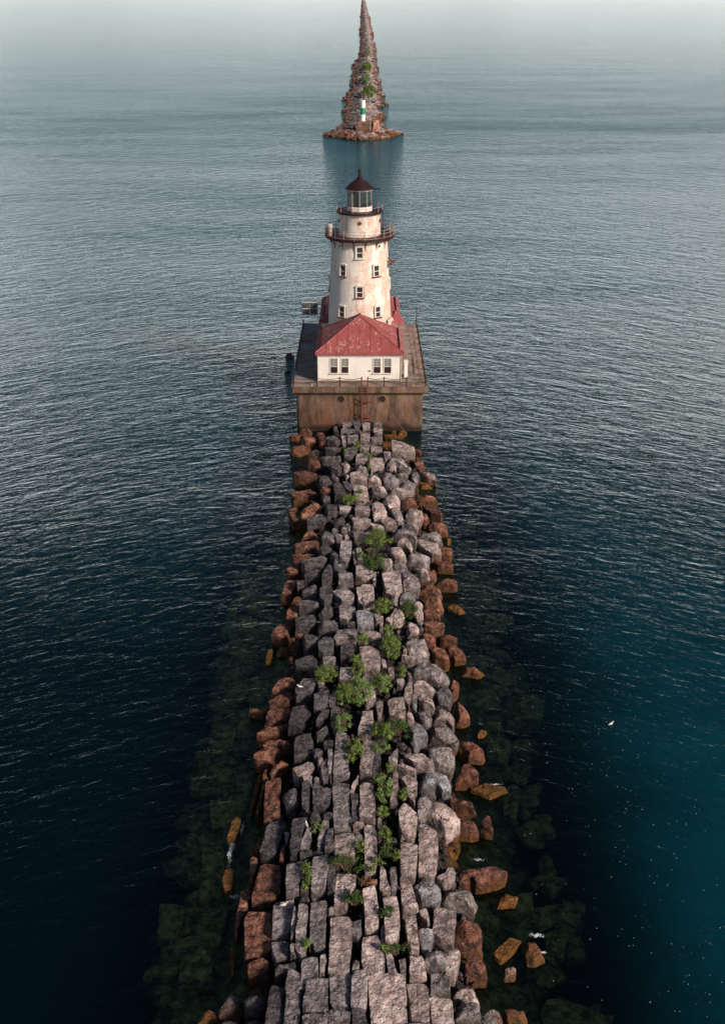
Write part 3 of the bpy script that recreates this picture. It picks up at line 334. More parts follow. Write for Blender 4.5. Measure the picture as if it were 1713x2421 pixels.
('g','b',2.53,1.54,'3.16,39.65 3.30,40.29 3.74,40.46 4.33,40.15 4.48,39.97 4.41,39.65 4.07,39.26 3.26,39.38','grey boulder on the right slope in the foreground, second from lighthouse'),
('p','s',2.07,1.17,'4.48,40.55 4.83,40.84 5.11,40.49 4.99,40.04 4.72,39.21 4.18,39.21 4.44,39.87','pinkish grey long stone on the right slope in the foreground, second from lighthouse'),
('r','b',1.66,1.51,'5.35,40.48 5.78,40.80 6.20,40.44 6.54,39.86 5.66,39.77 5.29,39.95','reddish brown boulder on the right slope in the foreground, second from lighthouse'),
('o','s',0.40,1.77,'6.99,41.87 8.04,43.01 8.68,42.75 8.09,42.08 7.40,41.42','orange stained long stone at the right waterline in the foreground'),
('r','b',0.57,1.41,'8.73,42.29 9.01,42.78 9.50,42.56 9.61,42.07 9.78,41.54 9.35,41.33 8.78,41.28 8.72,41.75','reddish brown boulder at the right waterline in the foreground, third from lighthouse'),
('p','b',0.71,0.99,'7.49,40.61 8.08,40.95 8.05,40.37 7.43,40.32','small pinkish grey boulder at the right waterline in the foreground'),
('p','s',2.64,1.18,'2.43,39.73 3.00,39.84 3.19,39.20 3.21,38.53 2.36,38.53','pinkish grey squared block right on the crest in the foreground, second from lighthouse'),
('g','s',2.75,0.95,'1.21,39.70 1.48,39.84 1.72,38.52 1.29,38.52','small grey long stone right on the crest in the foreground, second from lighthouse'),
('g','s',2.73,0.95,'1.85,39.39 2.17,39.50 2.20,38.54 1.93,38.54','small grey long stone right on the crest in the foreground, third from lighthouse'),
('g','s',2.70,0.95,'0.94,39.92 1.11,39.92 1.14,38.56 0.92,38.56','small grey stone sliver right on the crest in the foreground, second from lighthouse'),
('g','s',2.65,0.95,'0.97,41.72 1.14,41.78 1.15,40.59 0.95,40.53','small grey stone sliver right on the crest in the foreground, first from lighthouse'),
('r','b',0.12,1.80,'-11.57,147.82 -11.09,149.37 -9.82,149.51 -9.56,148.59 -9.67,146.43 -10.98,147.31','large reddish brown boulder at the left waterline near the caisson, first from lighthouse'),
('o','b',0.12,1.80,'-11.24,140.81 -10.61,141.86 -9.65,141.63 -9.63,141.18 -10.41,140.59','orange stained boulder at the left waterline near the caisson'),
('r','b',0.71,1.60,'-8.22,37.72 -7.97,38.16 -7.37,38.06 -7.09,37.51 -7.53,37.16 -8.29,37.19','reddish brown boulder at the left waterline at the bottom edge, first from lighthouse'),
('r','b',0.76,1.60,'-8.40,36.48 -7.97,37.00 -7.38,36.90 -7.14,36.32 -7.53,36.01 -8.29,35.98','reddish brown boulder at the left waterline at the bottom edge, second from lighthouse'),
('r','b',0.49,1.60,'-8.30,35.57 -7.97,35.78 -7.39,35.68 -7.17,35.04 -7.53,34.44 -8.19,34.66','reddish brown boulder at the left waterline at the bottom edge, third from lighthouse'),
('r','b',0.68,1.60,'-8.40,34.19 -7.97,34.46 -7.50,34.36 -7.29,33.80 -7.53,33.39 -8.26,33.47','reddish brown boulder at the left waterline at the bottom edge, fourth from lighthouse'),
('g','b',0.92,1.60,'-7.30,38.55 -6.81,38.89 -6.10,38.79 -5.97,37.89 -6.29,37.30 -7.13,37.39','grey boulder at the left waterline at the bottom edge, first from lighthouse'),
('d','b',1.29,1.60,'-7.23,36.61 -6.81,37.14 -5.98,37.04 -5.97,36.46 -6.29,35.88 -7.20,36.12','dark grey boulder at the left waterline at the bottom edge, first from lighthouse'),
('d','b',0.97,1.60,'-7.22,35.64 -6.81,35.93 -6.20,35.83 -5.98,35.37 -6.29,34.86 -7.13,35.09','dark grey boulder at the left waterline at the bottom edge, second from lighthouse'),
('g','b',1.09,1.60,'-7.14,34.37 -6.81,34.92 -6.21,34.82 -6.01,33.96 -6.29,33.31 -7.02,33.48','grey boulder at the left waterline at the bottom edge, second from lighthouse'),
('d','b',1.80,1.60,'-5.93,37.83 -5.54,38.24 -4.91,38.14 -4.75,37.56 -5.06,37.20 -5.75,37.22','dark grey boulder on the left slope at the bottom edge, first from lighthouse'),
('d','b',1.58,1.60,'-5.98,36.38 -5.54,37.03 -4.82,36.93 -4.62,36.12 -5.06,35.53 -5.69,35.66','dark grey boulder on the left slope at the bottom edge, second from lighthouse'),
('d','b',1.86,1.60,'-5.91,35.16 -5.54,35.43 -4.81,35.33 -4.59,34.77 -5.06,34.22 -5.75,34.45','dark grey boulder on the left slope at the bottom edge, third from lighthouse'),
('g','b',1.61,1.60,'-5.91,33.89 -5.54,34.26 -4.92,34.16 -4.64,33.63 -5.06,33.22 -5.89,33.31','grey boulder on the left slope at the bottom edge'),
('d','s',2.39,1.60,'-4.58,38.12 -3.85,38.11 -3.69,35.54 -4.72,35.51','large dark grey long stone on the left slope at the bottom edge'),
('d','s',2.30,1.60,'-4.63,35.63 -3.72,35.46 -3.76,33.42 -4.65,33.55','dark grey long stone on the left slope at the bottom edge'),
('g','s',2.62,1.60,'-3.73,38.96 -3.08,38.84 -2.85,37.65 -3.81,37.65','grey squared block on the left slope at the bottom edge, first from lighthouse'),
('g','s',2.59,1.60,'-3.76,37.73 -2.99,37.57 -3.06,34.98 -3.76,35.10','grey long stone on the left slope at the bottom edge'),
('p','s',2.51,1.60,'-3.64,34.86 -3.05,35.09 -2.88,33.88 -3.76,34.01','pinkish grey squared block on the left slope at the bottom edge'),
('g','s',2.46,1.60,'-3.73,33.78 -3.08,33.84 -2.88,32.37 -3.80,32.32','grey squared block on the left slope at the bottom edge, second from lighthouse'),
('g','s',2.77,1.60,'-2.83,38.16 -1.70,38.35 -1.67,36.26 -2.91,36.34','large grey squared block left on the crest at the bottom edge, first from lighthouse'),
('g','s',2.78,1.60,'-2.88,36.10 -1.58,36.17 -1.77,34.14 -3.01,34.04','large grey squared block left on the crest at the bottom edge, second from lighthouse'),
('d','s',2.50,1.60,'-2.91,33.87 -1.58,33.89 -1.66,31.45 -2.83,31.36','large dark grey squared block left on the crest at the bottom edge'),
('g','s',2.61,1.60,'-1.69,38.91 -0.56,38.72 -0.64,36.37 -1.55,36.56','large grey long stone left on the crest at the bottom edge, first from lighthouse'),
('g','s',2.77,1.60,'-1.61,36.38 -0.55,36.29 -0.63,33.68 -1.70,33.66','large grey long stone left on the crest at the bottom edge, second from lighthouse'),
('g','s',2.44,1.60,'-1.56,33.58 -0.56,33.56 -0.55,30.81 -1.61,30.84','large grey long stone left on the crest at the bottom edge, third from lighthouse'),
('g','s',2.85,1.60,'-0.53,38.64 0.28,38.63 0.19,36.34 -0.60,36.41','grey long stone mid crest at the bottom edge, first from lighthouse'),
('d','s',2.91,1.60,'-0.55,36.41 0.14,36.42 0.28,34.80 -0.40,34.73','dark grey long stone mid crest at the bottom edge'),
('g','s',2.53,1.60,'-0.59,34.57 0.31,34.59 0.35,32.58 -0.53,32.60','grey long stone mid crest at the bottom edge, second from lighthouse'),
('p','s',2.76,1.60,'0.27,38.48 1.39,38.59 1.39,35.54 0.39,35.50','large pinkish grey long stone mid crest at the bottom edge'),
('g','s',2.84,1.60,'0.20,35.60 1.24,35.47 1.26,32.78 0.32,32.77','large grey long stone mid crest at the bottom edge'),
('p','s',2.66,1.60,'1.41,38.77 2.09,38.62 2.17,36.87 1.32,36.65','pinkish grey long stone right on the crest at the bottom edge'),
('p','s',2.72,1.60,'1.42,36.66 2.10,36.58 2.21,34.99 1.30,35.14','pinkish grey squared block right on the crest at the bottom edge, first from lighthouse'),
('p','s',2.90,1.60,'1.36,35.03 2.17,35.05 2.07,32.16 1.48,32.11','pinkish grey stone sliver right on the crest at the bottom edge'),
('p','s',2.46,1.60,'2.16,38.16 3.30,38.21 3.23,35.67 2.26,35.64','large pinkish grey long stone right on the crest at the bottom edge'),
('p','s',2.77,1.60,'2.13,35.59 3.16,35.73 3.36,33.89 2.14,33.93','pinkish grey squared block right on the crest at the bottom edge, second from lighthouse'),
('p','s',2.46,1.60,'2.22,33.72 3.28,33.75 3.35,32.03 2.10,31.98','pinkish grey squared block right on the crest at the bottom edge, third from lighthouse'),
('g','s',2.42,1.60,'3.42,38.81 4.37,38.71 4.35,37.81 3.33,37.78','grey squared block on the right slope at the bottom edge'),
('p','s',2.19,1.60,'3.26,37.72 4.44,37.53 4.42,35.30 3.34,35.27','large pinkish grey long stone on the right slope at the bottom edge'),
('g','s',2.31,1.60,'3.28,35.21 4.52,35.37 4.38,32.15 3.21,32.06','large grey long stone on the right slope at the bottom edge'),
('p','b',1.59,1.60,'4.49,38.31 4.92,38.84 5.65,38.74 6.01,38.12 5.48,37.72 4.60,37.77','pinkish grey boulder on the right slope at the bottom edge, first from lighthouse'),
('g','b',1.93,1.60,'4.55,37.38 4.92,37.57 5.78,37.47 5.88,36.95 5.48,36.70 4.48,36.64','grey boulder on the right slope at the bottom edge'),
('p','b',1.65,1.60,'4.45,36.04 4.92,36.46 5.61,36.36 5.82,35.49 5.48,34.83 4.50,35.01','pinkish grey boulder on the right slope at the bottom edge, second from lighthouse'),
('b','b',1.76,1.60,'4.47,34.53 4.92,34.77 5.58,34.67 5.97,34.21 5.48,33.67 4.51,33.93','bluish grey boulder on the right slope at the bottom edge'),
('w','b',1.68,1.60,'4.60,33.43 4.92,33.76 5.69,33.66 5.99,33.06 5.48,32.78 4.51,32.71','pale lichen-spotted boulder on the right slope at the bottom edge'),
('g','b',1.06,1.60,'5.79,37.67 6.26,38.12 6.79,38.02 7.07,37.22 6.74,36.57 5.89,36.78','grey boulder at the right waterline at the bottom edge'),
('w','b',1.04,1.60,'5.98,36.21 6.26,36.55 6.94,36.45 7.13,35.80 6.74,35.12 5.93,35.42','pale lichen-spotted boulder at the right waterline at the bottom edge, first from lighthouse'),
('b','b',1.23,1.60,'5.79,35.02 6.26,35.22 6.81,35.12 7.19,34.63 6.74,34.19 5.96,34.34','bluish grey boulder at the right waterline at the bottom edge'),
('w','b',1.06,1.60,'5.99,33.94 6.26,34.16 6.98,34.06 7.12,33.39 6.74,32.90 6.10,33.00','pale lichen-spotted boulder at the right waterline at the bottom edge, second from lighthouse'),
('r','b',0.70,1.60,'7.09,38.15 7.46,38.42 8.11,38.32 8.35,37.82 7.94,37.50 7.25,37.52','reddish brown boulder at the right waterline at the bottom edge, first from lighthouse'),
('r','b',0.51,1.60,'7.08,36.85 7.46,37.34 8.09,37.24 8.25,36.52 7.94,36.12 7.16,36.10','reddish brown boulder at the right waterline at the bottom edge, second from lighthouse'),
('r','b',0.72,1.60,'7.13,35.43 7.46,35.89 8.10,35.79 8.27,35.03 7.94,34.34 7.30,34.60','reddish brown boulder at the right waterline at the bottom edge, third from lighthouse'),
('r','b',0.72,1.60,'7.04,33.94 7.46,34.38 8.11,34.28 8.24,33.76 7.94,33.27 7.23,33.45','reddish brown boulder at the right waterline at the bottom edge, fourth from lighthouse'),
]
SUBMERGED=[
(-0.77,'-12.69,142.88 -10.46,144.74 -9.55,139.27 -11.77,138.40','algae green slab under water left of the breakwater, first from lighthouse'),
(-0.60,'9.93,97.42 11.25,97.90 11.24,95.51 9.94,95.04','algae green rock under water right of the breakwater, first from lighthouse'),
(-0.77,'9.14,92.75 11.14,92.31 10.73,90.12 8.93,90.12','algae green rock under water right of the breakwater, second from lighthouse'),
(-0.36,'-7.81,86.80 -6.90,87.61 -6.74,82.16 -7.67,82.16','algae green slab under water left of the breakwater, second from lighthouse'),
(-0.66,'9.79,82.16 11.31,82.53 11.34,81.06 9.83,80.70','algae green rock under water right of the breakwater, third from lighthouse'),
(-0.42,'10.53,78.59 12.28,78.24 11.57,75.25 10.08,75.90','algae green rock under water right of the breakwater, fourth from lighthouse'),
(-0.75,'-8.32,76.56 -6.96,77.22 -6.89,71.52 -8.18,70.93','algae green slab under water left of the breakwater, third from lighthouse'),
(-0.71,'8.21,72.42 10.26,72.73 9.68,70.34 8.00,70.05','algae green rock under water right of the breakwater, fifth from lighthouse'),
(-0.74,'-8.68,69.19 -7.09,69.76 -7.15,66.43 -8.52,65.90','algae green slab under water left of the breakwater, fourth from lighthouse'),
(-0.41,'7.83,68.06 10.44,68.34 10.41,65.37 7.87,64.85','algae green rock under water right of the breakwater, sixth from lighthouse'),
(-0.53,'11.87,66.97 13.77,66.97 12.99,63.83 11.45,63.83','algae green rock under water right of the breakwater, seventh from lighthouse'),
(-0.71,'8.44,64.34 10.23,63.83 9.69,61.86 8.20,61.86','algae green rock under water right of the breakwater, eighth from lighthouse'),
(-0.46,'-9.09,63.83 -7.91,64.34 -7.69,61.86 -8.84,61.38','algae green slab under water left of the breakwater, fifth from lighthouse'),
(-0.59,'-10.87,63.33 -9.07,63.58 -9.03,60.44 -10.39,59.52','algae green slab under water left of the breakwater, sixth from lighthouse'),
(-0.63,'8.80,61.86 10.56,61.62 9.96,59.06 8.55,59.52','algae green rock under water right of the breakwater, ninth from lighthouse'),
(-0.70,'-10.65,59.29 -8.64,59.52 -7.86,56.03 -10.45,55.61','algae green slab under water left of the breakwater, seventh from lighthouse'),
(-0.54,'-8.45,57.73 -7.35,58.17 -7.46,54.79 -8.16,53.60','algae green slab under water left of the breakwater, eighth from lighthouse'),
(-0.42,'9.26,55.61 10.42,56.03 9.78,53.21 9.02,53.60','algae green rock under water right of the breakwater, tenth from lighthouse'),
(-0.75,'6.41,54.79 7.51,54.79 7.42,53.79 6.47,53.79','algae green rock under water right of the breakwater, eleventh from lighthouse'),
(-0.38,'-9.96,55.00 -8.19,55.20 -8.16,52.44 -9.50,52.44','algae green slab under water left of the breakwater, ninth from lighthouse'),
(-0.56,'-8.97,54.79 -7.73,54.79 -7.82,51.68 -8.70,51.31','algae green slab under water left of the breakwater, tenth from lighthouse'),
(-0.65,'5.34,51.31 7.21,51.68 7.33,50.22 5.49,49.86','algae green rock under water right of the breakwater, twelfth from lighthouse'),
(-0.45,'-9.78,50.58 -8.50,50.76 -8.05,46.80 -9.48,46.48','algae green slab under water left of the breakwater, eleventh from lighthouse'),
(-0.37,'8.47,46.80 9.99,47.13 9.76,45.52 8.27,45.21','algae green rock under water right of the breakwater, thirteenth from lighthouse'),
(-0.36,'6.89,45.84 8.07,45.52 7.69,44.29 6.77,44.59','algae green rock under water right of the breakwater, fourteenth from lighthouse'),
(-0.76,'-9.44,46.16 -7.76,46.48 -7.89,43.39 -9.37,43.10','algae green slab under water left of the breakwater, twelfth from lighthouse'),
(-0.30,'-11.64,46.16 -10.12,45.84 -10.23,43.39 -11.46,43.69','algae green slab under water left of the breakwater, thirteenth from lighthouse'),
(-0.64,'8.48,44.90 9.63,44.59 8.99,43.39 8.32,43.69','algae green rock under water right of the breakwater, fifteenth from lighthouse'),
(-0.63,'10.30,44.29 11.44,43.99 10.95,42.52 10.07,42.81','algae green rock under water right of the breakwater, sixteenth from lighthouse'),
(-0.39,'-9.95,43.10 -8.36,43.39 -8.04,40.84 -9.80,40.57','algae green slab under water left of the breakwater, fourteenth from lighthouse'),
]
PLANTS=[
(-0.55,108.78,2.37,0.23,1.37,0.35,0,'tiny mid green long bush on the middle of the crest near the caisson'),
(-1.66,107.15,2.36,0.23,0.60,0.35,2,'tiny pale green long bush on the left crest near the caisson'),
(0.78,105.78,2.51,0.23,0.44,0.35,2,'tiny pale green long bush on the middle of the crest near the caisson'),
(0.65,102.36,2.64,0.16,0.27,0.35,2,'tiny pale green weed tuft on the middle of the crest near the caisson'),
(-1.28,94.09,2.66,0.67,0.78,0.73,0,'mid green bush on the left crest in middle distance'),
(-0.32,95.99,2.73,0.36,0.44,0.40,0,'small mid green weed tuft on the middle of the crest in middle distance'),
(1.31,85.60,2.72,1.05,0.82,1.10,0,'large mid green bush on the right crest in middle distance'),
(1.20,84.08,2.73,0.51,0.33,0.57,1,'small dark green bush on the right crest in middle distance'),
(-0.43,85.19,2.72,0.38,0.44,0.42,3,'small reddish weed tuft on the middle of the crest in middle distance'),
(-0.19,82.54,2.74,0.41,0.48,0.46,2,'small pale green weed tuft on the middle of the crest in middle distance'),
(0.94,81.37,2.73,0.78,1.08,0.85,1,'dark green bush on the right crest in middle distance'),
(1.69,74.01,2.72,0.62,0.92,0.68,0,'mid green bush on the right crest midway, first from lighthouse'),
(3.67,74.14,2.38,0.62,1.03,0.68,1,'dark green bush on the right slope in middle distance'),
(2.06,70.54,2.71,0.43,0.55,0.48,0,'small mid green weed tuft on the right crest in middle distance'),
(2.16,68.04,2.71,0.69,1.24,0.76,0,'mid green bush on the right crest midway, second from lighthouse'),
(0.06,69.00,2.75,0.59,0.44,0.65,2,'pale green bush on the middle of the crest in middle distance'),
(-0.41,66.51,2.72,0.31,0.56,0.35,0,'small mid green weed tuft on the middle of the crest in the foreground'),
(-2.59,64.62,2.57,0.76,0.78,0.84,0,'mid green bush on the left crest, foreground first from lighthouse'),
(-0.28,65.21,2.73,0.42,0.98,0.46,0,'small mid green long bush on the middle of the crest, foreground first from lighthouse'),
(-1.22,62.04,2.66,0.74,0.86,0.81,0,'mid green bush on the left crest, foreground second from lighthouse'),
(-0.27,62.39,2.73,0.86,1.19,0.94,2,'large pale green bush on the middle of the crest in the foreground'),
(1.37,63.27,2.72,0.64,1.08,0.70,2,'pale green bush on the right crest in the foreground'),
(-1.28,58.98,2.66,0.57,0.76,0.63,2,'pale green bush on the left crest in the foreground'),
(-0.59,56.03,2.71,0.51,1.05,0.57,0,'small mid green long bush on the middle of the crest, foreground second from lighthouse'),
(1.36,57.81,2.72,0.70,0.78,0.77,0,'mid green bush on the right crest in the foreground'),
(2.34,58.17,2.70,0.71,0.85,0.78,1,'dark green bush on the right crest in the foreground'),
(2.86,65.16,2.62,0.23,0.56,0.35,0,'tiny mid green long bush on the right slope in the foreground'),
(1.33,52.51,2.72,0.52,1.14,0.58,2,'small pale green long bush on the right crest in the foreground'),
(2.51,51.71,2.70,0.39,0.45,0.43,0,'small mid green weed tuft on the right crest, foreground second from lighthouse'),
(1.22,50.11,2.73,0.32,0.55,0.35,0,'small mid green weed tuft on the right crest, foreground third from lighthouse'),
(1.86,54.31,2.71,0.30,0.42,0.35,0,'small mid green weed tuft on the right crest, foreground first from lighthouse'),
(1.26,56.25,2.73,0.45,0.49,0.49,2,'small pale green weed tuft on the right crest in the foreground'),
(-2.62,49.11,2.57,0.25,0.45,0.35,2,'tiny pale green weed tuft on the left crest in the foreground'),
(-3.16,45.27,2.53,0.32,0.91,0.36,0,'small mid green long bush on the left crest in the foreground'),
(-0.84,45.81,2.69,0.86,0.43,0.95,1,'large dark green bush on the middle of the crest in the foreground'),
(-0.13,47.44,2.74,0.24,0.34,0.35,0,'tiny mid green weed tuft on the middle of the crest, foreground first from lighthouse'),
(0.58,45.54,2.74,0.12,0.05,0.35,0,'tiny mid green weed tuft on the middle of the crest, foreground second from lighthouse'),
(-0.43,43.30,2.72,0.54,0.51,0.60,1,'small dark green bush on the middle of the crest in the foreground'),
(-0.09,44.66,2.74,0.26,0.31,0.35,3,'tiny reddish weed tuft on the middle of the crest in the foreground'),
(1.26,48.37,2.73,0.43,0.52,0.48,0,'small mid green weed tuft on the right crest, foreground fourth from lighthouse'),
(1.35,46.93,2.72,0.39,0.56,0.43,1,'small dark green weed tuft on the right crest, foreground first from lighthouse'),
(0.92,46.28,2.73,0.24,0.24,0.35,0,'tiny mid green weed tuft on the right crest, foreground second from lighthouse'),
(1.89,46.71,2.71,0.21,0.25,0.35,0,'tiny mid green weed tuft on the right crest, foreground first from lighthouse'),
(1.37,42.23,2.72,0.42,0.50,0.46,1,'small dark green weed tuft on the right crest, foreground second from lighthouse'),
(1.75,39.93,2.72,0.38,0.34,0.42,1,'small dark green weed tuft on the right crest, foreground third from lighthouse'),
(2.65,40.71,2.68,0.41,0.76,0.45,3,'small reddish long bush on the right slope in the foreground'),
(1.11,40.01,2.73,0.16,0.09,0.35,0,'tiny mid green weed tuft on the right crest, foreground third from lighthouse'),
(-2.90,40.31,2.55,0.08,0.20,0.35,0,'tiny mid green long bush on the left crest in the foreground'),
]

# ------------------------------------------------------------------ helpers
def smart(o, label=None, cat=None, group=None, kind=None):
    if label: o['label'] = label
    if cat: o['category'] = cat
    if group: o['group'] = group
    if kind: o['kind'] = kind
    return o

def empty(name, loc, label, cat, group=None):
    o = bpy.data.objects.new(name, None)
    o.empty_display_size = .3
    C.objects.link(o)
    o.location = loc
    return smart(o, label, cat, group)

def mesh_obj(name, verts, faces, mat, parent=None, smooth=False, sharp=None):
    off = Vector((0, 0, 0))
    p = parent
    while p is not None:
        off += p.location; p = p.parent
    me = bpy.data.meshes.new(name)
    me.from_pydata([(v[0]-off.x, v[1]-off.y, v[2]-off.z) for v in verts], [], faces)
    me.update()
    if smooth:
        me.polygons.foreach_set('use_smooth', [True]*len(me.polygons))
        if sharp: me.set_sharp_from_angle(angle=sharp)
    me.materials.append(mat)
    o = bpy.data.objects.new(name, me)
    C.objects.link(o)
    if parent: o.parent = parent
    return o

class MB:
    """collects simple solids into one mesh, in world metres"""
    def __init__(s): s.v = []; s.f = []
    def add(s, v, f):
        n = len(s.v); s.v += [tuple(p) for p in v]; s.f += [tuple(i+n for i in q) for q in f]
    def box(s, x0, x1, y0, y1, z0, z1, M=None):
        v = [Vector(p) for p in ((x0,y0,z0),(x1,y0,z0),(x1,y1,z0),(x0,y1,z0),(x0,y0,z1),(x1,y0,z1),(x1,y1,z1),(x0,y1,z1))]
        if M is not None: v = [M @ p for p in v]
        s.add(v, [(0,3,2,1),(4,5,6,7),(0,1,5,4),(1,2,6,5),(2,3,7,6),(3,0,4,7)])
    def tube(s, pts, r, n=6):
        pts = [Vector(p) for p in pts]
        v = []; f = []
        for i, p in enumerate(pts):
            d = (pts[min(i+1, len(pts)-1)] - pts[max(i-1, 0)]).normalized()
            a = d.cross(Vector((0,0,1)))
            if a.length < .01: a = d.cross(Vector((1,0,0)))
            a.normalize(); b = d.cross(a)
            rr = r[i] if isinstance(r, (list, tuple)) else r
            for k in range(n):
                t = 2*PI*k/n
                v.append(p + a*math.cos(t)*rr + b*math.sin(t)*rr)
        for i in range(len(pts)-1):
            for k in range(n):
                f.append((i*n+k, i*n+(k+1) % n, (i+1)*n+(k+1) % n, (i+1)*n+k))
        f.append(tuple(range(n))); f.append(tuple((len(pts)-1)*n+k for k in reversed(range(n))))
        s.add(v, f)
    def lathe(s, cx, cy, prof, n=48, rot=0., cap=True):
        v = []; f = []
        for r, z in prof:
            for k in range(n):
                t = 2*PI*k/n+rot
                v.append((cx+r*math.sin(t), cy-r*math.cos(t), z))
        for i in range(len(prof)-1):
            for k in range(n):
                f.append((i*n+k, i*n+(k+1) % n, (i+1)*n+(k+1) % n, (i+1)*n+k))
        if cap:
            f.append(tuple(reversed(range(n)))); f.append(tuple((len(prof)-1)*n+k for k in range(n)))
        s.add(v, f)
    def ring(s, cx, cy, z, rad, r, n=64):
        pts = [(cx+rad*math.sin(2*PI*k/n), cy-rad*math.cos(2*PI*k/n), z) for k in range(n+1)]
        s.tube(pts, r, 5)
    def build(s, name, mat, parent=None, smooth=False, sharp=R(40)):
        return mesh_obj(name, s.v, s.f, mat, parent, smooth, sharp)

# ------------------------------------------------------------------ node helpers
class NT:
    def __init__(s, name):
        s.m = bpy.data.materials.new(name); s.m.use_nodes = True
        s.t = s.m.node_tree; s.n = s.t.nodes; s.n.clear()
        s.out = s.n.new('ShaderNodeOutputMaterial')
    def lk(s, a, b): s.t.links.new(a, b)
    def set(s, sock, v):
        if hasattr(v, 'is_output'): s.lk(v, sock)
        elif v is not None:
            if isinstance(v, (tuple, list)) and len(v) == 3 and sock.type == 'RGBA': v = tuple(v)+(1,)
            sock.default_value = v
    def pos(s):
        return s.n.new('ShaderNodeNewGeometry').outputs['Position']
    def mapping(s, vec, scale=(1,1,1), rot=(0,0,0), loc=(0,0,0)):
        n = s.n.new('ShaderNodeMapping'); s.lk(vec, n.inputs[0])
        n.inputs['Scale'].default_value = scale; n.inputs['Rotation'].default_value = rot; n.inputs['Location'].default_value = loc
        return n.outputs[0]
    def noise(s, vec, scale, detail=4, rough=.55, dist=0.):
        n = s.n.new('ShaderNodeTexNoise'); s.lk(vec, n.inputs['Vector'])
        n.inputs['Scale'].default_value = scale; n.inputs['Detail'].default_value = detail
        n.inputs['Roughness'].default_value = rough; n.inputs['Distortion'].default_value = dist
        return n.outputs[0]
    def voro(s, vec, scale, feat='F1', rand=1.):
        n = s.n.new('ShaderNodeTexVoronoi'); n.feature = feat; s.lk(vec, n.inputs['Vector'])
        n.inputs['Scale'].default_value = scale; n.inputs['Randomness'].default_value = rand
        return n.outputs['Distance']
    def rng(s, v, a, b, c=0., d=1., smooth=False):
        n = s.n.new('ShaderNodeMapRange'); s.set(n.inputs[0], v)
        if smooth: n.interpolation_type = 'SMOOTHSTEP'
        for i, q in zip((1,2,3,4), (a,b,c,d)): n.inputs[i].default_value = q
        return n.outputs[0]
    def math(s, op, a, b=None):
        n = s.n.new('ShaderNodeMath'); n.operation = op; s.set(n.inputs[0], a)
        if b is not None: s.set(n.inputs[1], b)
        return n.outputs[0]
    def mix(s, f, a, b, mode='MIX'):
        n = s.n.new('ShaderNodeMix'); n.data_type = 'RGBA'; n.blend_type = mode
        s.set(n.inputs[0], f); s.set(n.inputs[6], a); s.set(n.inputs[7], b)
        return n.outputs[2]
    def sep(s, v):
        n = s.n.new('ShaderNodeSeparateXYZ'); s.lk(v, n.inputs[0]); return n.outputs
    def rand(s):
        return s.n.new('ShaderNodeObjectInfo').outputs['Random']
    def bump(s, h, dist, strength=1., normal=None):
        n = s.n.new('ShaderNodeBump'); n.inputs['Strength'].default_value = strength
        n.inputs['Distance'].default_value = dist; s.lk(h, n.inputs['Height'])
        if normal is not None: s.lk(normal, n.inputs['Normal'])
        return n.outputs[0]
    def bsdf(s, col, rough=.7, normal=None, metal=0., spec=.5):
        n = s.n.new('ShaderNodeBsdfPrincipled')
        s.set(n.inputs['Base Color'], col); s.set(n.inputs['Roughness'], rough)
        n.inputs['Metallic'].default_value = metal
        n.inputs['Specular IOR Level'].default_value = spec
        if normal is not None: s.lk(normal, n.inputs['Normal'])
        s.lk(n.outputs[0], s.out.inputs[0]); return n

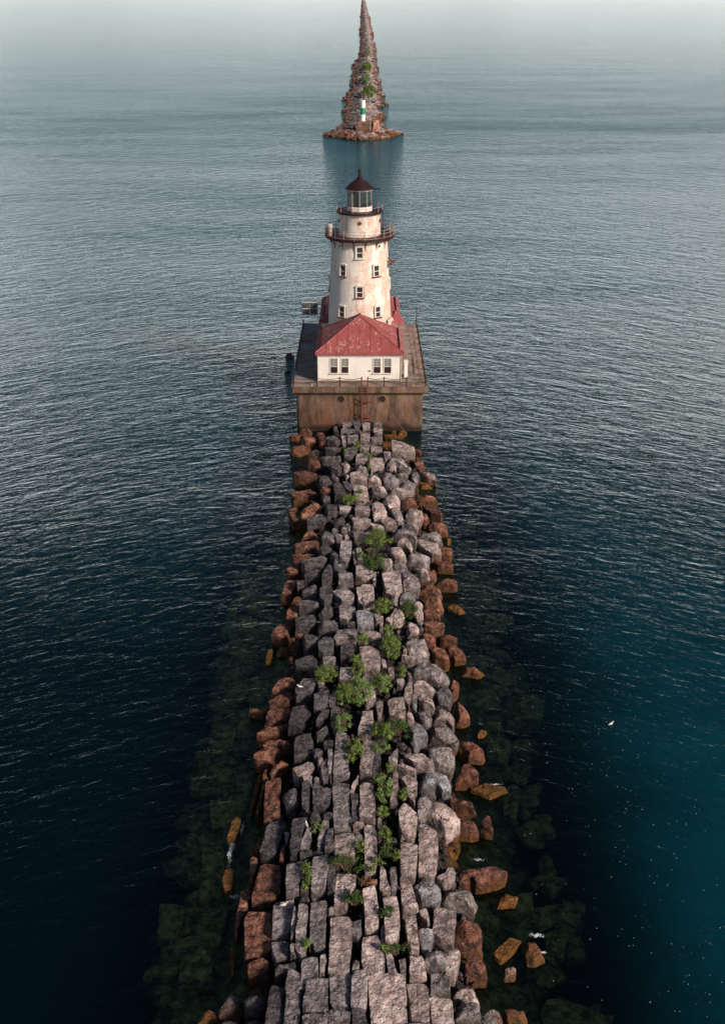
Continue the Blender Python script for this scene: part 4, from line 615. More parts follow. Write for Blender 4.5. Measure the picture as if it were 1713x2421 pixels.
def rock_mat(name, c1, c2, stain=(.20,.065,.02), lichen=.2, lc=(.42,.37,.34), wetz=.8):
    m = NT(name); p = m.pos(); z = m.sep(p)[2]; rd = m.rand()
    big = m.noise(p, .9, 6, .6); mid = m.noise(p, 1.9, 8, .68); fine = m.noise(p, 14, 6, .7)
    col = m.mix(m.rng(mid, .40, .60), c1, c2)
    col = m.mix(m.rng(big, .42, .62), col, m.mix(1., col, (.74,.72,.74), 'MULTIPLY'))
    # lichen and chipped pale spots
    sp = m.math('MULTIPLY', m.rng(m.noise(p, 4.5, 7, .75), .55, .62), m.rng(m.noise(p, 1.3, 2), .45-lichen*.5, .75-lichen*.5))
    col = m.mix(m.math('MULTIPLY', sp, .8), col, lc)
    # pits
    col = m.mix(m.rng(fine, .26, .38, .55, 0.), col, (.02,.016,.015))
    col = m.mix(m.rng(m.noise(p, 3.0, 8, .72), .32, .42, .75, 0.), col, (.025,.02,.02))
    # cracks along the bedding, bird droppings
    dp = m.n.new('ShaderNodeVectorMath'); dp.operation = 'ADD'; m.lk(p, dp.inputs[0])
    nn = m.n.new('ShaderNodeTexNoise'); nn.inputs['Scale'].default_value = 1.6; m.lk(p, nn.inputs['Vector']); m.lk(nn.outputs[1], dp.inputs[1])
    ck = m.rng(m.voro(dp.outputs[0], .75, 'DISTANCE_TO_EDGE'), .008, .035, 1., 0.)
    ck = m.math('MULTIPLY', ck, m.rng(m.noise(p, .6, 3), .46, .56))
    col = m.mix(m.math('MULTIPLY', ck, .85), col, (.012,.01,.01))
    bd = m.rng(m.voro(m.mapping(p, (1.1,.7,1)), 1.3), .035, .06, .8, 0.)
    col = m.mix(m.math('MULTIPLY', bd, m.rng(big, .5, .55)), col, (.62,.60,.56))
    # shade of the flanks painted in: faces darken as they turn from upward
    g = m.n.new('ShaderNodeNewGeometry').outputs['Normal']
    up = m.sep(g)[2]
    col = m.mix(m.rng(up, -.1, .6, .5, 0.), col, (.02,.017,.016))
    if wetz > .79 and name != 'rock_core':
        hue = m.math('FRACT', m.math('MULTIPLY', rd, 7.3))
        if name in ('rock_red', 'rock_orange'): col = m.mix(m.rng(hue, .45, 1., 0, .75), col, m.mix(1., col, (1.25,1.25,1.1) if name == 'rock_red' else (.7,.75,.9), 'MULTIPLY'))
    br = m.rng(rd, 0, 1, .72, 1.36)
    cc = m.n.new('ShaderNodeCombineColor')
    for i in range(3): m.lk(br, cc.inputs[i])
    col = m.mix(1., col, cc.outputs[0], 'MULTIPLY')
    # wet band
    zz = m.math('ADD', z, m.rng(m.noise(p, .8, 5), .3, .7, -.75, .65))
    wet = m.rng(zz, wetz*.35, wetz*1.3, 1., 0., True)
    st = m.mix(m.rng(m.noise(p, 2.4, 6, .7), .4, .62), stain, tuple(x*.22 for x in stain))
    col = m.mix(m.math('MULTIPLY', wet, .75), col, st)
    alg = m.rng(zz, .0, .38, 1., 0., True)
    col = m.mix(m.math('MULTIPLY', alg, .75), col, m.mix(m.rng(mid, .4, .6), (.17,.08,.014), (.05,.038,.008)))
    # green under water; loss of light with depth painted in as near black
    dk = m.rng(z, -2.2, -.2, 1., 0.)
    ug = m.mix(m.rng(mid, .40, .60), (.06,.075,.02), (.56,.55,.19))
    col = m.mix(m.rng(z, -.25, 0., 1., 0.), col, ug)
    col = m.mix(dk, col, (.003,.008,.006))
    h = m.math('ADD', m.math('ADD', m.math('MULTIPLY', m.noise(p, 2.6, 7, .6), 1.), m.math('MULTIPLY', m.noise(p, 1.5, 4, .6), .8)), m.math('MULTIPLY', m.noise(m.mapping(p, (1,1,3.2)), 5., 4, .6), .45))
    nb = m.bump(h, .38, 1.)
    rough = m.rng(zz, 0, .7, .55, .9)
    m.bsdf(col, rough, nb, spec=.25)
    return m.m

M = {}
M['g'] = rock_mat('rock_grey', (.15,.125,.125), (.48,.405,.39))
M['d'] = rock_mat('rock_dark', (.05,.044,.048), (.17,.148,.152), lichen=.05)  # partly own dark tone, partly the left slope's shade put into the colour
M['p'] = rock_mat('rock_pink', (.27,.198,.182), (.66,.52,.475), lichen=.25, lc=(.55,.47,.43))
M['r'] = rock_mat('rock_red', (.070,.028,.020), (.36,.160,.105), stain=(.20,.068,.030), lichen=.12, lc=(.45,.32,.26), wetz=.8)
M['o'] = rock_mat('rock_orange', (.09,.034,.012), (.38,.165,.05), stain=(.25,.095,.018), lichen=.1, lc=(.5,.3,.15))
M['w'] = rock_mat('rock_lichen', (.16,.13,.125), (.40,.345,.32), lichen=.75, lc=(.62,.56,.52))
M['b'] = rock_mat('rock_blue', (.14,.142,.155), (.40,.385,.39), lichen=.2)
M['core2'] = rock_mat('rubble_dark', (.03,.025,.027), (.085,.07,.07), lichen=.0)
M['core'] = rock_mat('rock_core', (.015,.012,.012), (.04,.033,.033), stain=(.05,.02,.008), lichen=0)  # near black: shade of the gaps between stones put into the colour

# ------------------------------------------------------------------ rock shapes
def resample(P, n):
    P = [Vector(p) for p in P]; L = []
    for i in range(len(P)): L.append((P[(i+1) % len(P)]-P[i]).length)
    tot = sum(L); out = []; i = 0; acc = 0.
    for k in range(n):
        t = tot*k/n
        while acc+L[i] < t and i < len(P)-1: acc += L[i]; i += 1
        out.append(P[i].lerp(P[(i+1) % len(P)], min(1, (t-acc)/max(L[i], 1e-6))))
    return out

def cut(P, q, it):
    for _ in range(it):
        O = []
        for i in range(len(P)):
            a, b = Vector(P[i]), Vector(P[(i+1) % len(P)])
            O += [a.lerp(b, q), a.lerp(b, 1-q)]
        P = O
    return P

def rock_mesh(P, ztop, h, kind, seed, n=40, fine=1.):
    rr = random.Random(seed)
    if sum(P[i][0]*P[(i+1) % len(P)][1]-P[(i+1) % len(P)][0]*P[i][1] for i in range(len(P))) < 0: P = P[::-1]
    P = cut(P, .035, 1) if kind == 's' else cut(P, .08, 1)
    ol = resample(P, n)
    c = sum(ol, Vector((0, 0)))/n
    rad = sum((p-c).length for p in ol)/n
    mind = min(min((p-c).length for p in ol), rad)
    if kind == 's':
        e = min(.06, .10*mind)
        prof = [(.0,0,0),(.3,0,0),(.55,0,0),(.78,0,.0),(1,.55*e,0),(1,.18*e,.22*e),(1,0,.8*e),(1,-.01,.25*h),(1,-.015,.45*h),(1,.0,.65*h),(1,.03,h)]
    else:
        prof = [(.0,0,0)]+[(math.sin(a)**.42, 0, .38*h*(1-math.cos(a)**.5)) for a in (R(14),R(28),R(41),R(53),R(63),R(73),R(82),R(89.5))]+[(1.0,0,.58*h),(.96,0,.75*h),(.88,0,h)]
    tx, ty = rr.uniform(-.05,.05), rr.uniform(-.06,.05)
    if kind == 'b': tx, ty = rr.uniform(-.16,.16), rr.uniform(-.05,.22)
    amp = (.034 if kind == 's' else .075)*min(1.6, rad)+.015
    so = Vector((rr.uniform(0,99), rr.uniform(0,99), rr.uniform(0,99)))
    planes = []
    for _ in range(2 if kind == 's' else 10):
        a = rr.uniform(0, 2*PI); el = rr.uniform(R(15), R(70)) if kind == 'b' else rr.uniform(R(20), R(45))
        nrm = Vector((math.cos(a)*math.cos(el), math.sin(a)*math.cos(el), math.sin(el)))
        planes.append((nrm, rr.uniform(.80,.97) if kind == 's' else rr.uniform(.50,.82)))
    pts = []
    for s_, ins, dz in prof:
        for p in ol:
            d = p-c; L = max(d.length, 1e-5)
            q = d*s_ - d/L*min(ins, L*.8)
            pts.append(Vector((q.x, q.y, -dz)))
    # planes cut facets from the solid
    for nrm, k in planes:
        sup = max(q.dot(nrm) for q in pts)
        lim = sup*k if kind == 'b' else sup-(1-k)*min(.7, rad)
        for q in pts:
            e_ = q.dot(nrm)-lim
            if e_ > 0: q -= nrm*e_*.92
    out = []
    for q in pts:
        s2 = q*(1.1/max(.5, rad))+so
        w = noise.noise_vector(s2)*amp + noise.noise_vector(q*2.3+so)*amp*.55 + noise.noise_vector(q*5.5+so)*amp*.42
        fade = 1.
        q2 = q+w*fade
        q2.z += q.x*tx+q.y*ty
        out.append((q2.x+c.x, q2.y+c.y, q2.z+ztop))
    faces = [tuple([0]+[n+k, n+(k+1) % n])[0:3] for k in range(0)]
    # ring 0 collapsed: a fan from one centre vertex
    ctr = out[0]; verts = [ctr]+out[n:]
    f = [(0, 1+k, 1+(k+1) % n) for k in range(n)]
    for i in range(len(prof)-2):
        for k in range(n):
            a = 1+i*n+k; b = 1+i*n+(k+1) % n
            f.append((a, a+n, b+n, b))
    return verts, f, (c.x, c.y, ztop-h*.6)

def parse(s): return [tuple(float(q) for q in t.split(',')) for t in s.split()]

for i, (c, t, zt, h, pts, label) in enumerate(ROCKS):
    P = parse(pts)
    near = P[0][1] < 75
    v, f, cen = rock_mesh(P, zt, h, t, 100+i, 56 if near else 40)
    nm = 'boulder' if t == 'b' else 'stone_block'
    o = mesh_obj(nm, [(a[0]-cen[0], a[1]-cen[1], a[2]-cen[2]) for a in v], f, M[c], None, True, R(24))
    o.location = cen
    smart(o, label, 'boulder' if t == 'b' else 'stone block', 'boulders heaped along the breakwater' if t == 'b' else 'stone blocks laid along the breakwater')
for i, (zt, pts, label) in enumerate(SUBMERGED):
    v, f, cen = rock_mesh(parse(pts), zt, 1.2, 'b' if i % 3 == 0 else 's', 900+i, 32)
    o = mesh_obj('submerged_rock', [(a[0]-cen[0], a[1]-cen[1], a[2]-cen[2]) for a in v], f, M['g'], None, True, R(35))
    o.location = cen
    smart(o, label, 'submerged rock', 'rocks lying under water beside the breakwater')

# ------------------------------------------------------------------ breakwater core, small rubble
PR = [(-30,-6.),(-16,-4.2),(-12,-3.0),(-8.6,-1.9),(-7,-.7),(-5.2,.45),(-3.6,1.35),(0,1.7),(2.6,1.6),(4.6,.95),(6.6,-.3),(8.4,-1.4),(10,-2.2),(13,-3.2),(17,-4.2),(30,-6.)]
def prof(x, y):
    z = -6.
    for (a, za), (b, zb) in zip(PR, PR[1:]):
        if a <= x <= b: z = za+(zb-za)*(x-a)/(b-a); break
    if z > 0: z *= 1-.25*min(1, max(0, (y-100)/18))
    if x > 2.2 or x < -3: z -= 1.3*min(1, max(0, (y-108)/5))
    return z
xs = [i*.6-30 for i in range(101)]; ys = [24+i*.6 for i in range(160)]
v = []; f = []
for y in ys:
    for x in xs:
        q = Vector((x*.8, y*.8, 0))
        v.append((x, y, prof(x, y)+noise.noise(q)*.35+noise.noise(q*2.7)*.22-.1))
nx = len(xs)
for j in range(len(ys)-1):
    for i in range(nx-1):
        a = j*nx+i; f.append((a, a+1, a+nx+1, a+nx))
o = mesh_obj('rubble_core', v, f, M['core'], None, True)
smart(o, 'dark packed rubble core filling the gaps under the breakwater stones', 'rubble', kind='stuff')

def ico(sub=1):
    import bmesh
    bm = bmesh.new(); bmesh.ops.create_icosphere(bm, subdivisions=sub, radius=1)
    vv = np.array([q.co[:] for q in bm.verts]); ff = [tuple(q.index for q in p.verts) for p in bm.faces]
    bm.free(); return vv, ff
IV1, IF1 = ico(1); IV2, IF2 = ico(2)
def scatter(name, items, mat, sub, seed, label, cat, smooth=False):
    """items: x,y,z,sx,sy,sz ; one mesh of many angular stones nobody could count"""
    rs = np.random.RandomState(seed)
    IV, IF = (IV1, IF1) if sub == 1 else (IV2, IF2)
    V = []; Fs = []; n = len(IV)
    for k, (x, y, z, sx, sy, sz) in enumerate(items):
        a = IV.copy()
        for _ in range(5):
            d = rs.normal(size=3); d /= np.linalg.norm(d)
            e = a@d-(rs.uniform(.45,.8) if 'underwater' not in name else rs.uniform(.3,.65)); e[e < 0] = 0; a -= np.outer(e, d)
        a += rs.normal(size=a.shape)*.05
        a *= np.array([sx, sy, sz])
        t = rs.uniform(0, PI); co, si = math.cos(t), math.sin(t)
        a = a@np.array([[co, si, 0],[-si, co, 0],[0,0,1]])
        V.append(a+np.array([x, y, z])); Fs += [tuple(i+k*n for i in q) for q in IF]
    V = np.concatenate(V)
    o = mesh_obj(name, V.tolist(), Fs, mat, None, smooth, R(30))
    return smart(o, label, cat, kind='stuff')
it = []
for _ in range(4200):
    x = rnd.uniform(-5.6, 5.8); y = rnd.uniform(33, 117.5); s = rnd.uniform(.10,.36)
    it.append((x, y, prof(x, y)+rnd.uniform(.0,.5), s, s*rnd.uniform(.6,1), s*rnd.uniform(.5,.9)))
scatter('rubble_stones', it[:3300], M['core2'], 1, 3, 'small dark broken stones wedged in the gaps between the breakwater blocks', 'small stones')
scatter('rubble_stones', it[3300:], M['d'], 1, 4, 'scattered lighter broken stones wedged in the gaps between the breakwater blocks', 'small stones')
it = []
for _ in range(1500):
    sd = rnd.choice((-1, 1)); x = sd*abs(rnd.gauss(0, 2.1)); x += (8.2 if sd > 0 else -8.2); y = rnd.uniform(30, 150); s = rnd.uniform(.3,.95)
    if abs(x) < 7.5: continue
    if y > 117 and abs(x) < 8.6: continue
    it.append((x, y, min(-.62, prof(x, y)+.1)-s*.3, s, s*rnd.uniform(.6,1.5), s*.6))
for _ in range(420):
    sd = rnd.choice((-1, -1, 1)); y = rnd.uniform(34, 88); x = rnd.uniform(8.0, 11.3)*sd if sd < 0 else rnd.uniform(9, 12.3)
    s = rnd.uniform(.5,1.25)
    it.append((x, y, -rnd.uniform(.75,1.7)-s*.15, s, s*rnd.uniform(.7,1.6), s*.4))
scatter('underwater_rubble', it, M['g'], 2, 5, 'murky green rubble seen through the water beside the breakwater', 'underwater rubble', True)

# ------------------------------------------------------------------ water, lake bed
def plane(name, x0, x1, y0, y1, z, mat):
    return mesh_obj(name, [(x0,y0,z),(x1,y0,z),(x1,y1,z),(x0,y1,z)], [(0,1,2,3)], mat)
m = NT('lake_bed_mat'); p = m.pos()
m.bsdf(m.mix(m.noise(p, .15, 6), (.002,.004,.004), (.006,.014,.012)), .9, spec=0.)
smart(plane('lake_bed', -40000, 40000, -2000, 60000, -6.2, m.m), kind='structure')

m = NT('lake_water'); p = m.pos()
sx = m.sep(p)
# crests bend round the breakwater: y' = y + 45*sqrt(1+(x/50)^2)
bend = m.math('MULTIPLY', m.math('SQRT', m.math('ADD', 1., m.math('POWER', m.math('ABSOLUTE', m.math('DIVIDE', sx[0], 50.)), 2.))), 42.)
cb = m.n.new('ShaderNodeCombineXYZ'); m.lk(sx[0], cb.inputs[0]); m.lk(m.math('ADD', sx[1], bend), cb.inputs[1]); q = cb.outputs[0]
def ridge(v): return m.math('SUBTRACT', 1., m.math('ABSOLUTE', m.math('SUBTRACT', m.math('MULTIPLY', v, 4.), 2.)))
w1 = m.noise(m.mapping(q, (.20,.40,1), (0,0,R(5))), 1., 3, .6, .8)
w2 = m.noise(m.mapping(q, (.62,1.30,1), (0,0,R(-8)), (7,3,0)), 1., 4, .62, .7)
w3 = m.noise(m.mapping(q, (2.0,3.8,1), (0,0,R(6)), (1,9,0)), 1., 4, .65, .5)
w0 = m.noise(m.mapping(p, (.010,.028,1), (0,0,R(-14))), 1., 4, .6)
hgt = m.math('ADD', m.math('ADD', m.math('MULTIPLY', w1, 1.35), m.math('ADD', m.math('MULTIPLY', w2, .66), m.math('MULTIPLY', ridge(w2), .03))), m.math('ADD', m.math('MULTIPLY', w3, .21), m.math('MULTIPLY', ridge(w3), .010)))
gust = m.rng(w0, .32, .66, .62, 1.1)
calm = m.math('MULTIPLY', m.rng(sx[1], 110, 430, .56, .12), m.rng(sx[1], 45, 150, .34, 1.))
hgt = m.math('MULTIPLY', m.math('MULTIPLY', hgt, gust), calm)
nb = m.bump(hgt, .55, 1.)
fr = m.n.new('ShaderNodeFresnel'); fr.inputs['IOR'].default_value = 1.33; m.lk(nb, fr.inputs['Normal'])
gl = m.n.new('ShaderNodeBsdfGlossy'); m.lk(m.rng(sx[1], 90, 700, .05, .08), gl.inputs['Roughness']); gl.inputs['Color'].default_value = (.56,.74,.78,1); m.lk(nb, gl.inputs['Normal'])
tr = m.n.new('ShaderNodeBsdfTransparent'); tr.inputs['Color'].default_value = (.90,.96,.84,1)
df = m.n.new('ShaderNodeBsdfDiffuse'); m.lk(nb, df.inputs['Normal'])
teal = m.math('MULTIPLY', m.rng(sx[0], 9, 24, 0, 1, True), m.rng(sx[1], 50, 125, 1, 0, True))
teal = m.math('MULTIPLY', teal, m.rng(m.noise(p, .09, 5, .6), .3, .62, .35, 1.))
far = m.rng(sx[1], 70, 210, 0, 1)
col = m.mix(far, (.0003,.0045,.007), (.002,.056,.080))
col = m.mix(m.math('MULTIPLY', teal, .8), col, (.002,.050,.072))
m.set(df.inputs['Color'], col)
ms = m.n.new('ShaderNodeMixShader'); clear = m.math('MULTIPLY', m.rng(m.math('ABSOLUTE', m.math('SUBTRACT', sx[0], 1.)), 9.5, 19, 0., 1., True), 1.)
clear = m.math('MAXIMUM', clear, m.rng(sx[1], 95, 170, 0, 1))
m.lk(m.rng(clear, 0, 1, .04, .9), ms.inputs[0]); m.lk(tr.outputs[0], ms.inputs[1]); m.lk(df.outputs[0], ms.inputs[2])
m2 = m.n.new('ShaderNodeMixShader'); m.lk(fr.outputs[0], m2.inputs[0]); m.lk(ms.outputs[0], m2.inputs[1]); m.lk(gl.outputs[0], m2.inputs[2])
m.lk(m2.outputs[0], m.out.inputs[0])
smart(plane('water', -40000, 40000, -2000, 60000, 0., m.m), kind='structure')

# foam
m = NT('foam_mat'); p = m.pos(); m.bsdf(m.mix(m.noise(p, 8, 3), (.45,.5,.52), (.85,.88,.9)), .6); FOAM = m.m
def foam(x, y, lx, ly, n, label):
    b = MB()
    ang = math.atan2(ly, lx)
    for k in range(n*3):
        u = rnd.gauss(0, .38); c = rnd.gauss(0, .16)+.12*math.sin(u*9)
        px, py = (x+u*lx, y+c*ly) if lx > ly else (x+c*lx, y+u*ly)
        w_ = rnd.uniform(.008,.028)*(1.2-min(1., abs(u)))
        t0 = rnd.uniform(0, 6)
        b.add([(px+w_*rnd.uniform(.5,1.8)*math.cos(t0+j*PI/3), py+w_*rnd.uniform(.5,1.5)*math.sin(t0+j*PI/3), .03+rnd.uniform(0,.03)) for j in range(6)], [(0,1,2,3,4,5)])
    smart(b.build('foam_patch', FOAM), label, 'foam')
foam(-7.98,50.02,0.45,2.00,130,'white foam splash on the left waterline beside an orange stained stone')
foam(-7.32,46.28,0.60,0.35,50,'small foam splash at the left waterline below the larger splash')
foam(-7.49,51.85,0.25,0.90,40,'thin foam strip along the upper orange stone at the left waterline')
foam(9.62,43.44,0.55,0.40,60,'white foam curl at the reddish boulder in the lower right water')
foam(6.95,49.20,0.50,0.25,25,'thin foam line behind the pointed reddish boulder at right')
foam(-6.22,72.22,0.35,0.50,40,'foam splash by the orange boulder on the left waterline in middle distance')
foam(-6.85,78.54,0.25,0.30,25,'tiny foam splash farther up the left waterline')
foam(8.72,56.03,0.60,0.15,25,'thin foam line on the upper edge of the diamond shaped orange slab')
foam(-8.13,63.98,0.12,0.80,30,'narrow foam rim on the left end of an orange block')
foam(9.79,42.27,0.30,0.20,15,'tiny foam fleck right of the reddish lower right boulder')
b = MB()
for _ in range(420):
    x = rnd.gauss(17, 4.5); y = rnd.uniform(38, 84); s = rnd.uniform(.008,.026)
    if x < 9.5: continue
    t0 = rnd.uniform(0, 6)
    b.add([(x+s*rnd.uniform(.6,1.6)*math.cos(t0+k*PI/2.5), y+s*math.sin(t0+k*PI/2.5), .02) for k in range(5)], [(0,1,2,3,4)])
smart(b.build('foam_flecks', FOAM), 'tiny white foam flecks drifting on the teal water at lower right', 'foam flecks', kind='stuff')

# ------------------------------------------------------------------ plants
def leaf_mat(name, a, b_):
    m = NT(name); p = m.pos()
    col = m.mix(m.rng(m.noise(p, 5, 3), .35, .65), a, b_)
    bs = m.bsdf(col, .6, spec=.2)
    tl = m.n.new('ShaderNodeBsdfTranslucent'); m.set(tl.inputs['Color'], col)
    mx = m.n.new('ShaderNodeMixShader'); mx.inputs[0].default_value = .3
    m.lk(bs.outputs[0], mx.inputs[1]); m.lk(tl.outputs[0], mx.inputs[2]); m.lk(mx.outputs[0], m.out.inputs[0])
    return m.m
LEAF = [leaf_mat('leaf_mid', (.06,.11,.022), (.26,.34,.08)), leaf_mat('leaf_dark', (.02,.05,.012), (.10,.17,.035)),
        leaf_mat('leaf_pale', (.10,.17,.045), (.26,.36,.11)), leaf_mat('leaf_red', (.10,.11,.03), (.22,.11,.05))]
m = NT('stem_mat'); p = m.pos(); m.bsdf(m.mix(m.noise(p, 6), (.10,.06,.035), (.22,.15,.10)), .8); STEM = m.m
def plant(x, y, z, rx, ry, hz, tone, label, name='bush', cat='bush', leaf=.062, dens=1.):
    if y < 200: rx *= 1.15; ry *= 1.15; hz *= 1.1
    root = empty(name, (x, y, z-.25), label, cat)
    fol = MB(); st = MB(); nw = (.36,.42,.22,.30)[tone]; leaf *= (1.1,.9,1.3,1.)[tone]
    area = rx*ry
    nc = max(5, int(13*area/.35*dens)); nc = min(nc, 60)
    if tone == 3: nc = max(4, nc//2)
    for k in range(nc):
        a = rnd.uniform(0, 2*PI); q = math.sqrt(rnd.uniform(0, 1))
        ex = x+rx*q*math.cos(a)*.95; ey = y+ry*q*math.sin(a)*.95
        ez = z+hz*(1-.75*q*q)*rnd.uniform(.45,1.05)
        mid = Vector((x*.4+ex*.6+rnd.uniform(-.1,.1), y*.4+ey*.6, z+(ez-z)*.35))
        b0 = (x+(ex-x)*.25, y+(ey-y)*.35, z-.25)
        st.tube([b0, mid, (ex, ey, ez)], [.018,.012,.006], 4)
        cr = rnd.uniform(.14,.27)*max(.6, min(1.5, rx))
        for _ in range(int(48*dens*(1 if tone != 3 else .5))):
            d = Vector((rnd.gauss(0,1), rnd.gauss(0,1), rnd.gauss(0,.9)))*cr*.62
            c = Vector((ex, ey, ez))+d
            s = leaf*rnd.uniform(.6,1.5)
            nrm = (d.normalized()*.8+Vector((rnd.gauss(0,.5), rnd.gauss(0,.5), rnd.uniform(.2,1.2)))).normalized()
            t = nrm.cross(Vector((rnd.gauss(0,1), rnd.gauss(0,1), rnd.gauss(0,1)))).normalized(); bb = nrm.cross(t)
            fol.add([c-t*s, c+bb*s*nw, c+t*s, c-bb*s*nw], [(0,1,2,3)])
    for k in range(3+nc//5):
        a = rnd.uniform(0, 2*PI); q = rnd.uniform(.3, 1.1); hh = hz*rnd.uniform(.9, 1.5)
        st.tube([(x, y, z-.25), (x+rx*q*.5*math.cos(a), y+ry*q*.5*math.sin(a), z+hh*.6), (x+rx*q*math.cos(a), y+ry*q*math.sin(a), z+hh)], [.014,.010,.004], 4)
    fol.build('foliage', LEAF[tone], root)
    st.build('stem', STEM, root)
for (x, y, z, rx, ry, hz, t, label) in PLANTS:
    tuft = 'tuft' in label
    o = plant(x, y, z, rx, ry, hz, t, label, 'weed_tuft' if tuft else 'bush', 'weed tuft' if tuft else 'bush')

# ------------------------------------------------------------------ lighthouse materials
def painted(name, base, rust, amount, side=0., bumpd=.01, rough=.6, flake=None):
    m = NT(name); p = m.pos(); x = m.sep(p)[0]
    n1 = m.noise(m.mapping(p, (1,1,.45)), 1.1, 8, .68); n2 = m.noise(p, 4.5, 6, .7)
    n3 = m.noise(m.mapping(p, (3,3,.25)), 1.2, 5, .6)
    g = m.math('MULTIPLY', m.rng(x, -3.5, 3.2), side)
    msk = m.rng(m.math('ADD', n1, g), .665-amount*.12, .80-amount*.12)
    streak = m.rng(n3, .52, .72, 0, .8)
    col = m.mix(m.rng(m.noise(p, .7, 5), .35, .7), base, tuple(q*.86 for q in base))
    if amount or side:
        col = m.mix(m.math('MULTIPLY', msk, m.rng(n2, .38, .62, .15, .85)), col, rust)
        col = m.mix(m.math('MULTIPLY', streak, .45*max(.3, amount)), col, tuple(q*.8 for q in rust))
        col = m.mix(m.rng(m.noise(p, 3.1, 9, .75), .66, .72, 0, .8), col, (.10,.045,.03))
    if flake:
        fl = m.math('MULTIPLY', m.rng(m.noise(m.mapping(p, (2.2,1.2,1.)), 1.5, 8, .75), .52, .60), m.rng(m.noise(p, .55, 3), .42, .56))
        col = m.mix(m.math('MULTIPLY', fl, .8), col, flake)
    m.bsdf(col, rough, m.bump(m.math('ADD', n1, n2), bumpd), spec=.3)
    return m.m
WHITE = painted('white_tower_paint', (.80,.75,.68), (.50,.21,.09), 1.0, .19)
WHITE2 = painted('white_house_paint', (.80,.73,.66), (.5,.3,.2), .12, 0.)
TRIM = painted('white_trim', (.74,.68,.62), (.3,.15,.09), .8, 0.)
REDROOF = painted('red_roof_paint', (.31,.075,.074), (.11,.028,.026), 1.0, 0., .02, .6, flake=(.55,.34,.31))
DARKRED = painted('dark_red_metal', (.024,.009,.009), (.06,.018,.014), .6, 0., .01, .5)
BLACK = painted('dark_iron', (.022,.016,.016), (.08,.03,.02), .5, 0., .005, .5)
FOGS = painted('weathered_grey', (.42,.38,.35), (.22,.10,.06), 1.2, 0.)
RAIL = painted('rusty_rail', (.42,.33,.29), (.18,.07,.04), 1.3, 0.)
RUST = painted('rusty_iron', (.16,.045,.028), (.24,.08,.04), .8, 0., .01, .8)
m = NT('concrete'); p = m.pos(); z = m.sep(p)[2]
n1 = m.noise(m.mapping(p, (1,1,.35)), .8, 8, .65); st = m.noise(m.mapping(p, (.9,.9,.25)), 1., 7, .7)
col = m.mix(m.rng(n1, .38, .62), (.115,.066,.047), (.265,.170,.122))
col = m.mix(m.rng(st, .46, .62, 0, .8), col, (.055,.034,.026))
col = m.mix(m.math('MULTIPLY', m.rng(z, 2.6, 5.2), m.rng(m.noise(m.mapping(p, (1,1,.3)), .5, 4), .45, .6, 0, .3)), col, (.13,.115,.06))
col = m.mix(m.rng(z, -.1, 3.2, .85, 0.), col, (.055,.026,.018))
col = m.mix(m.rng(m.noise(p, 2.2, 8, .75), .66, .71, 0, .8), col, (.45,.38,.33))
col = m.mix(m.math('MULTIPLY', m.rng(m.noise(m.mapping(p, (1.3,1.3,.22), (0,0,0), (5,2,0)), 1., 6, .7), .54, .64), .7), col, (.20,.075,.035))
tide = m.math('ADD', z, m.rng(m.noise(p, .9, 5), .3, .7, -.35, .35))
col = m.mix(m.rng(tide, .9, .45, 0, .85), col, (.018,.013,.008))
col = m.mix(m.rng(m.math('ABSOLUTE', m.math('SUBTRACT', m.math('FRACT', m.math('MULTIPLY', z, .8)), .5)), .0, .02, .5, 0.), col, (.05,.035,.028))
m.bsdf(col, .85, m.bump(m.math('ADD', n1, m.noise(p, 5, 8, .7)), .08), spec=.2); CONC = m.m
m = NT('deck_concrete'); p = m.pos(); x = m.sep(p)[0]
n1 = m.noise(p, .5, 8, .65)
col = m.mix(m.rng(n1, .36, .64), (.17,.120,.105), (.33,.245,.210))
col = m.mix(m.rng(m.noise(p, 1.6, 8, .7), .57, .68, 0, .7), col, (.055,.038,.035))
col = m.mix(m.math('MULTIPLY', m.rng(x, -4.5, -6, 0, 1), m.rng(m.noise(p, .35, 5), .50, .60)), col, (.24,.255,.28))
m.bsdf(col, .85, m.bump(m.noise(p, 4, 8, .7), .03), spec=.2); DECK = m.m
m = NT('window_dark'); m.bsdf((.035,.022,.020), .15, spec=.6); GLASSD = m.m
m = NT('curtain'); p = m.pos(); m.bsdf(m.mix(m.rng(m.noise(m.mapping(p, (18,18,.5)), 1., 2), .4, .6), (.14,.14,.125), (.27,.255,.23)), .8); CURT = m.m
m = NT('lantern_glass')
gl = m.n.new('ShaderNodeBsdfGlossy'); gl.inputs['Roughness'].default_value = .03
tr = m.n.new('ShaderNodeBsdfTransparent'); tr.inputs['Color'].default_value = (.62,.66,.60,1)
ms = m.n.new('ShaderNodeMixShader'); ms.inputs[0].default_value = .22
m.lk(tr.outputs[0], ms.inputs[1]); m.lk(gl.outputs[0], ms.inputs[2]); m.lk(ms.outputs[0], m.out.inputs[0]); LGLASS = m.m
m = NT('yellow_paint'); m.bsdf((.55,.30,.03), .6); YEL = m.m
m = NT('solar_cells'); p = m.pos()
m.bsdf(m.mix(m.rng(m.noise(p, 3, 4), .4, .6), (.05,.055,.06), (.10,.10,.10)), .4, spec=.5); SOLAR = m.m

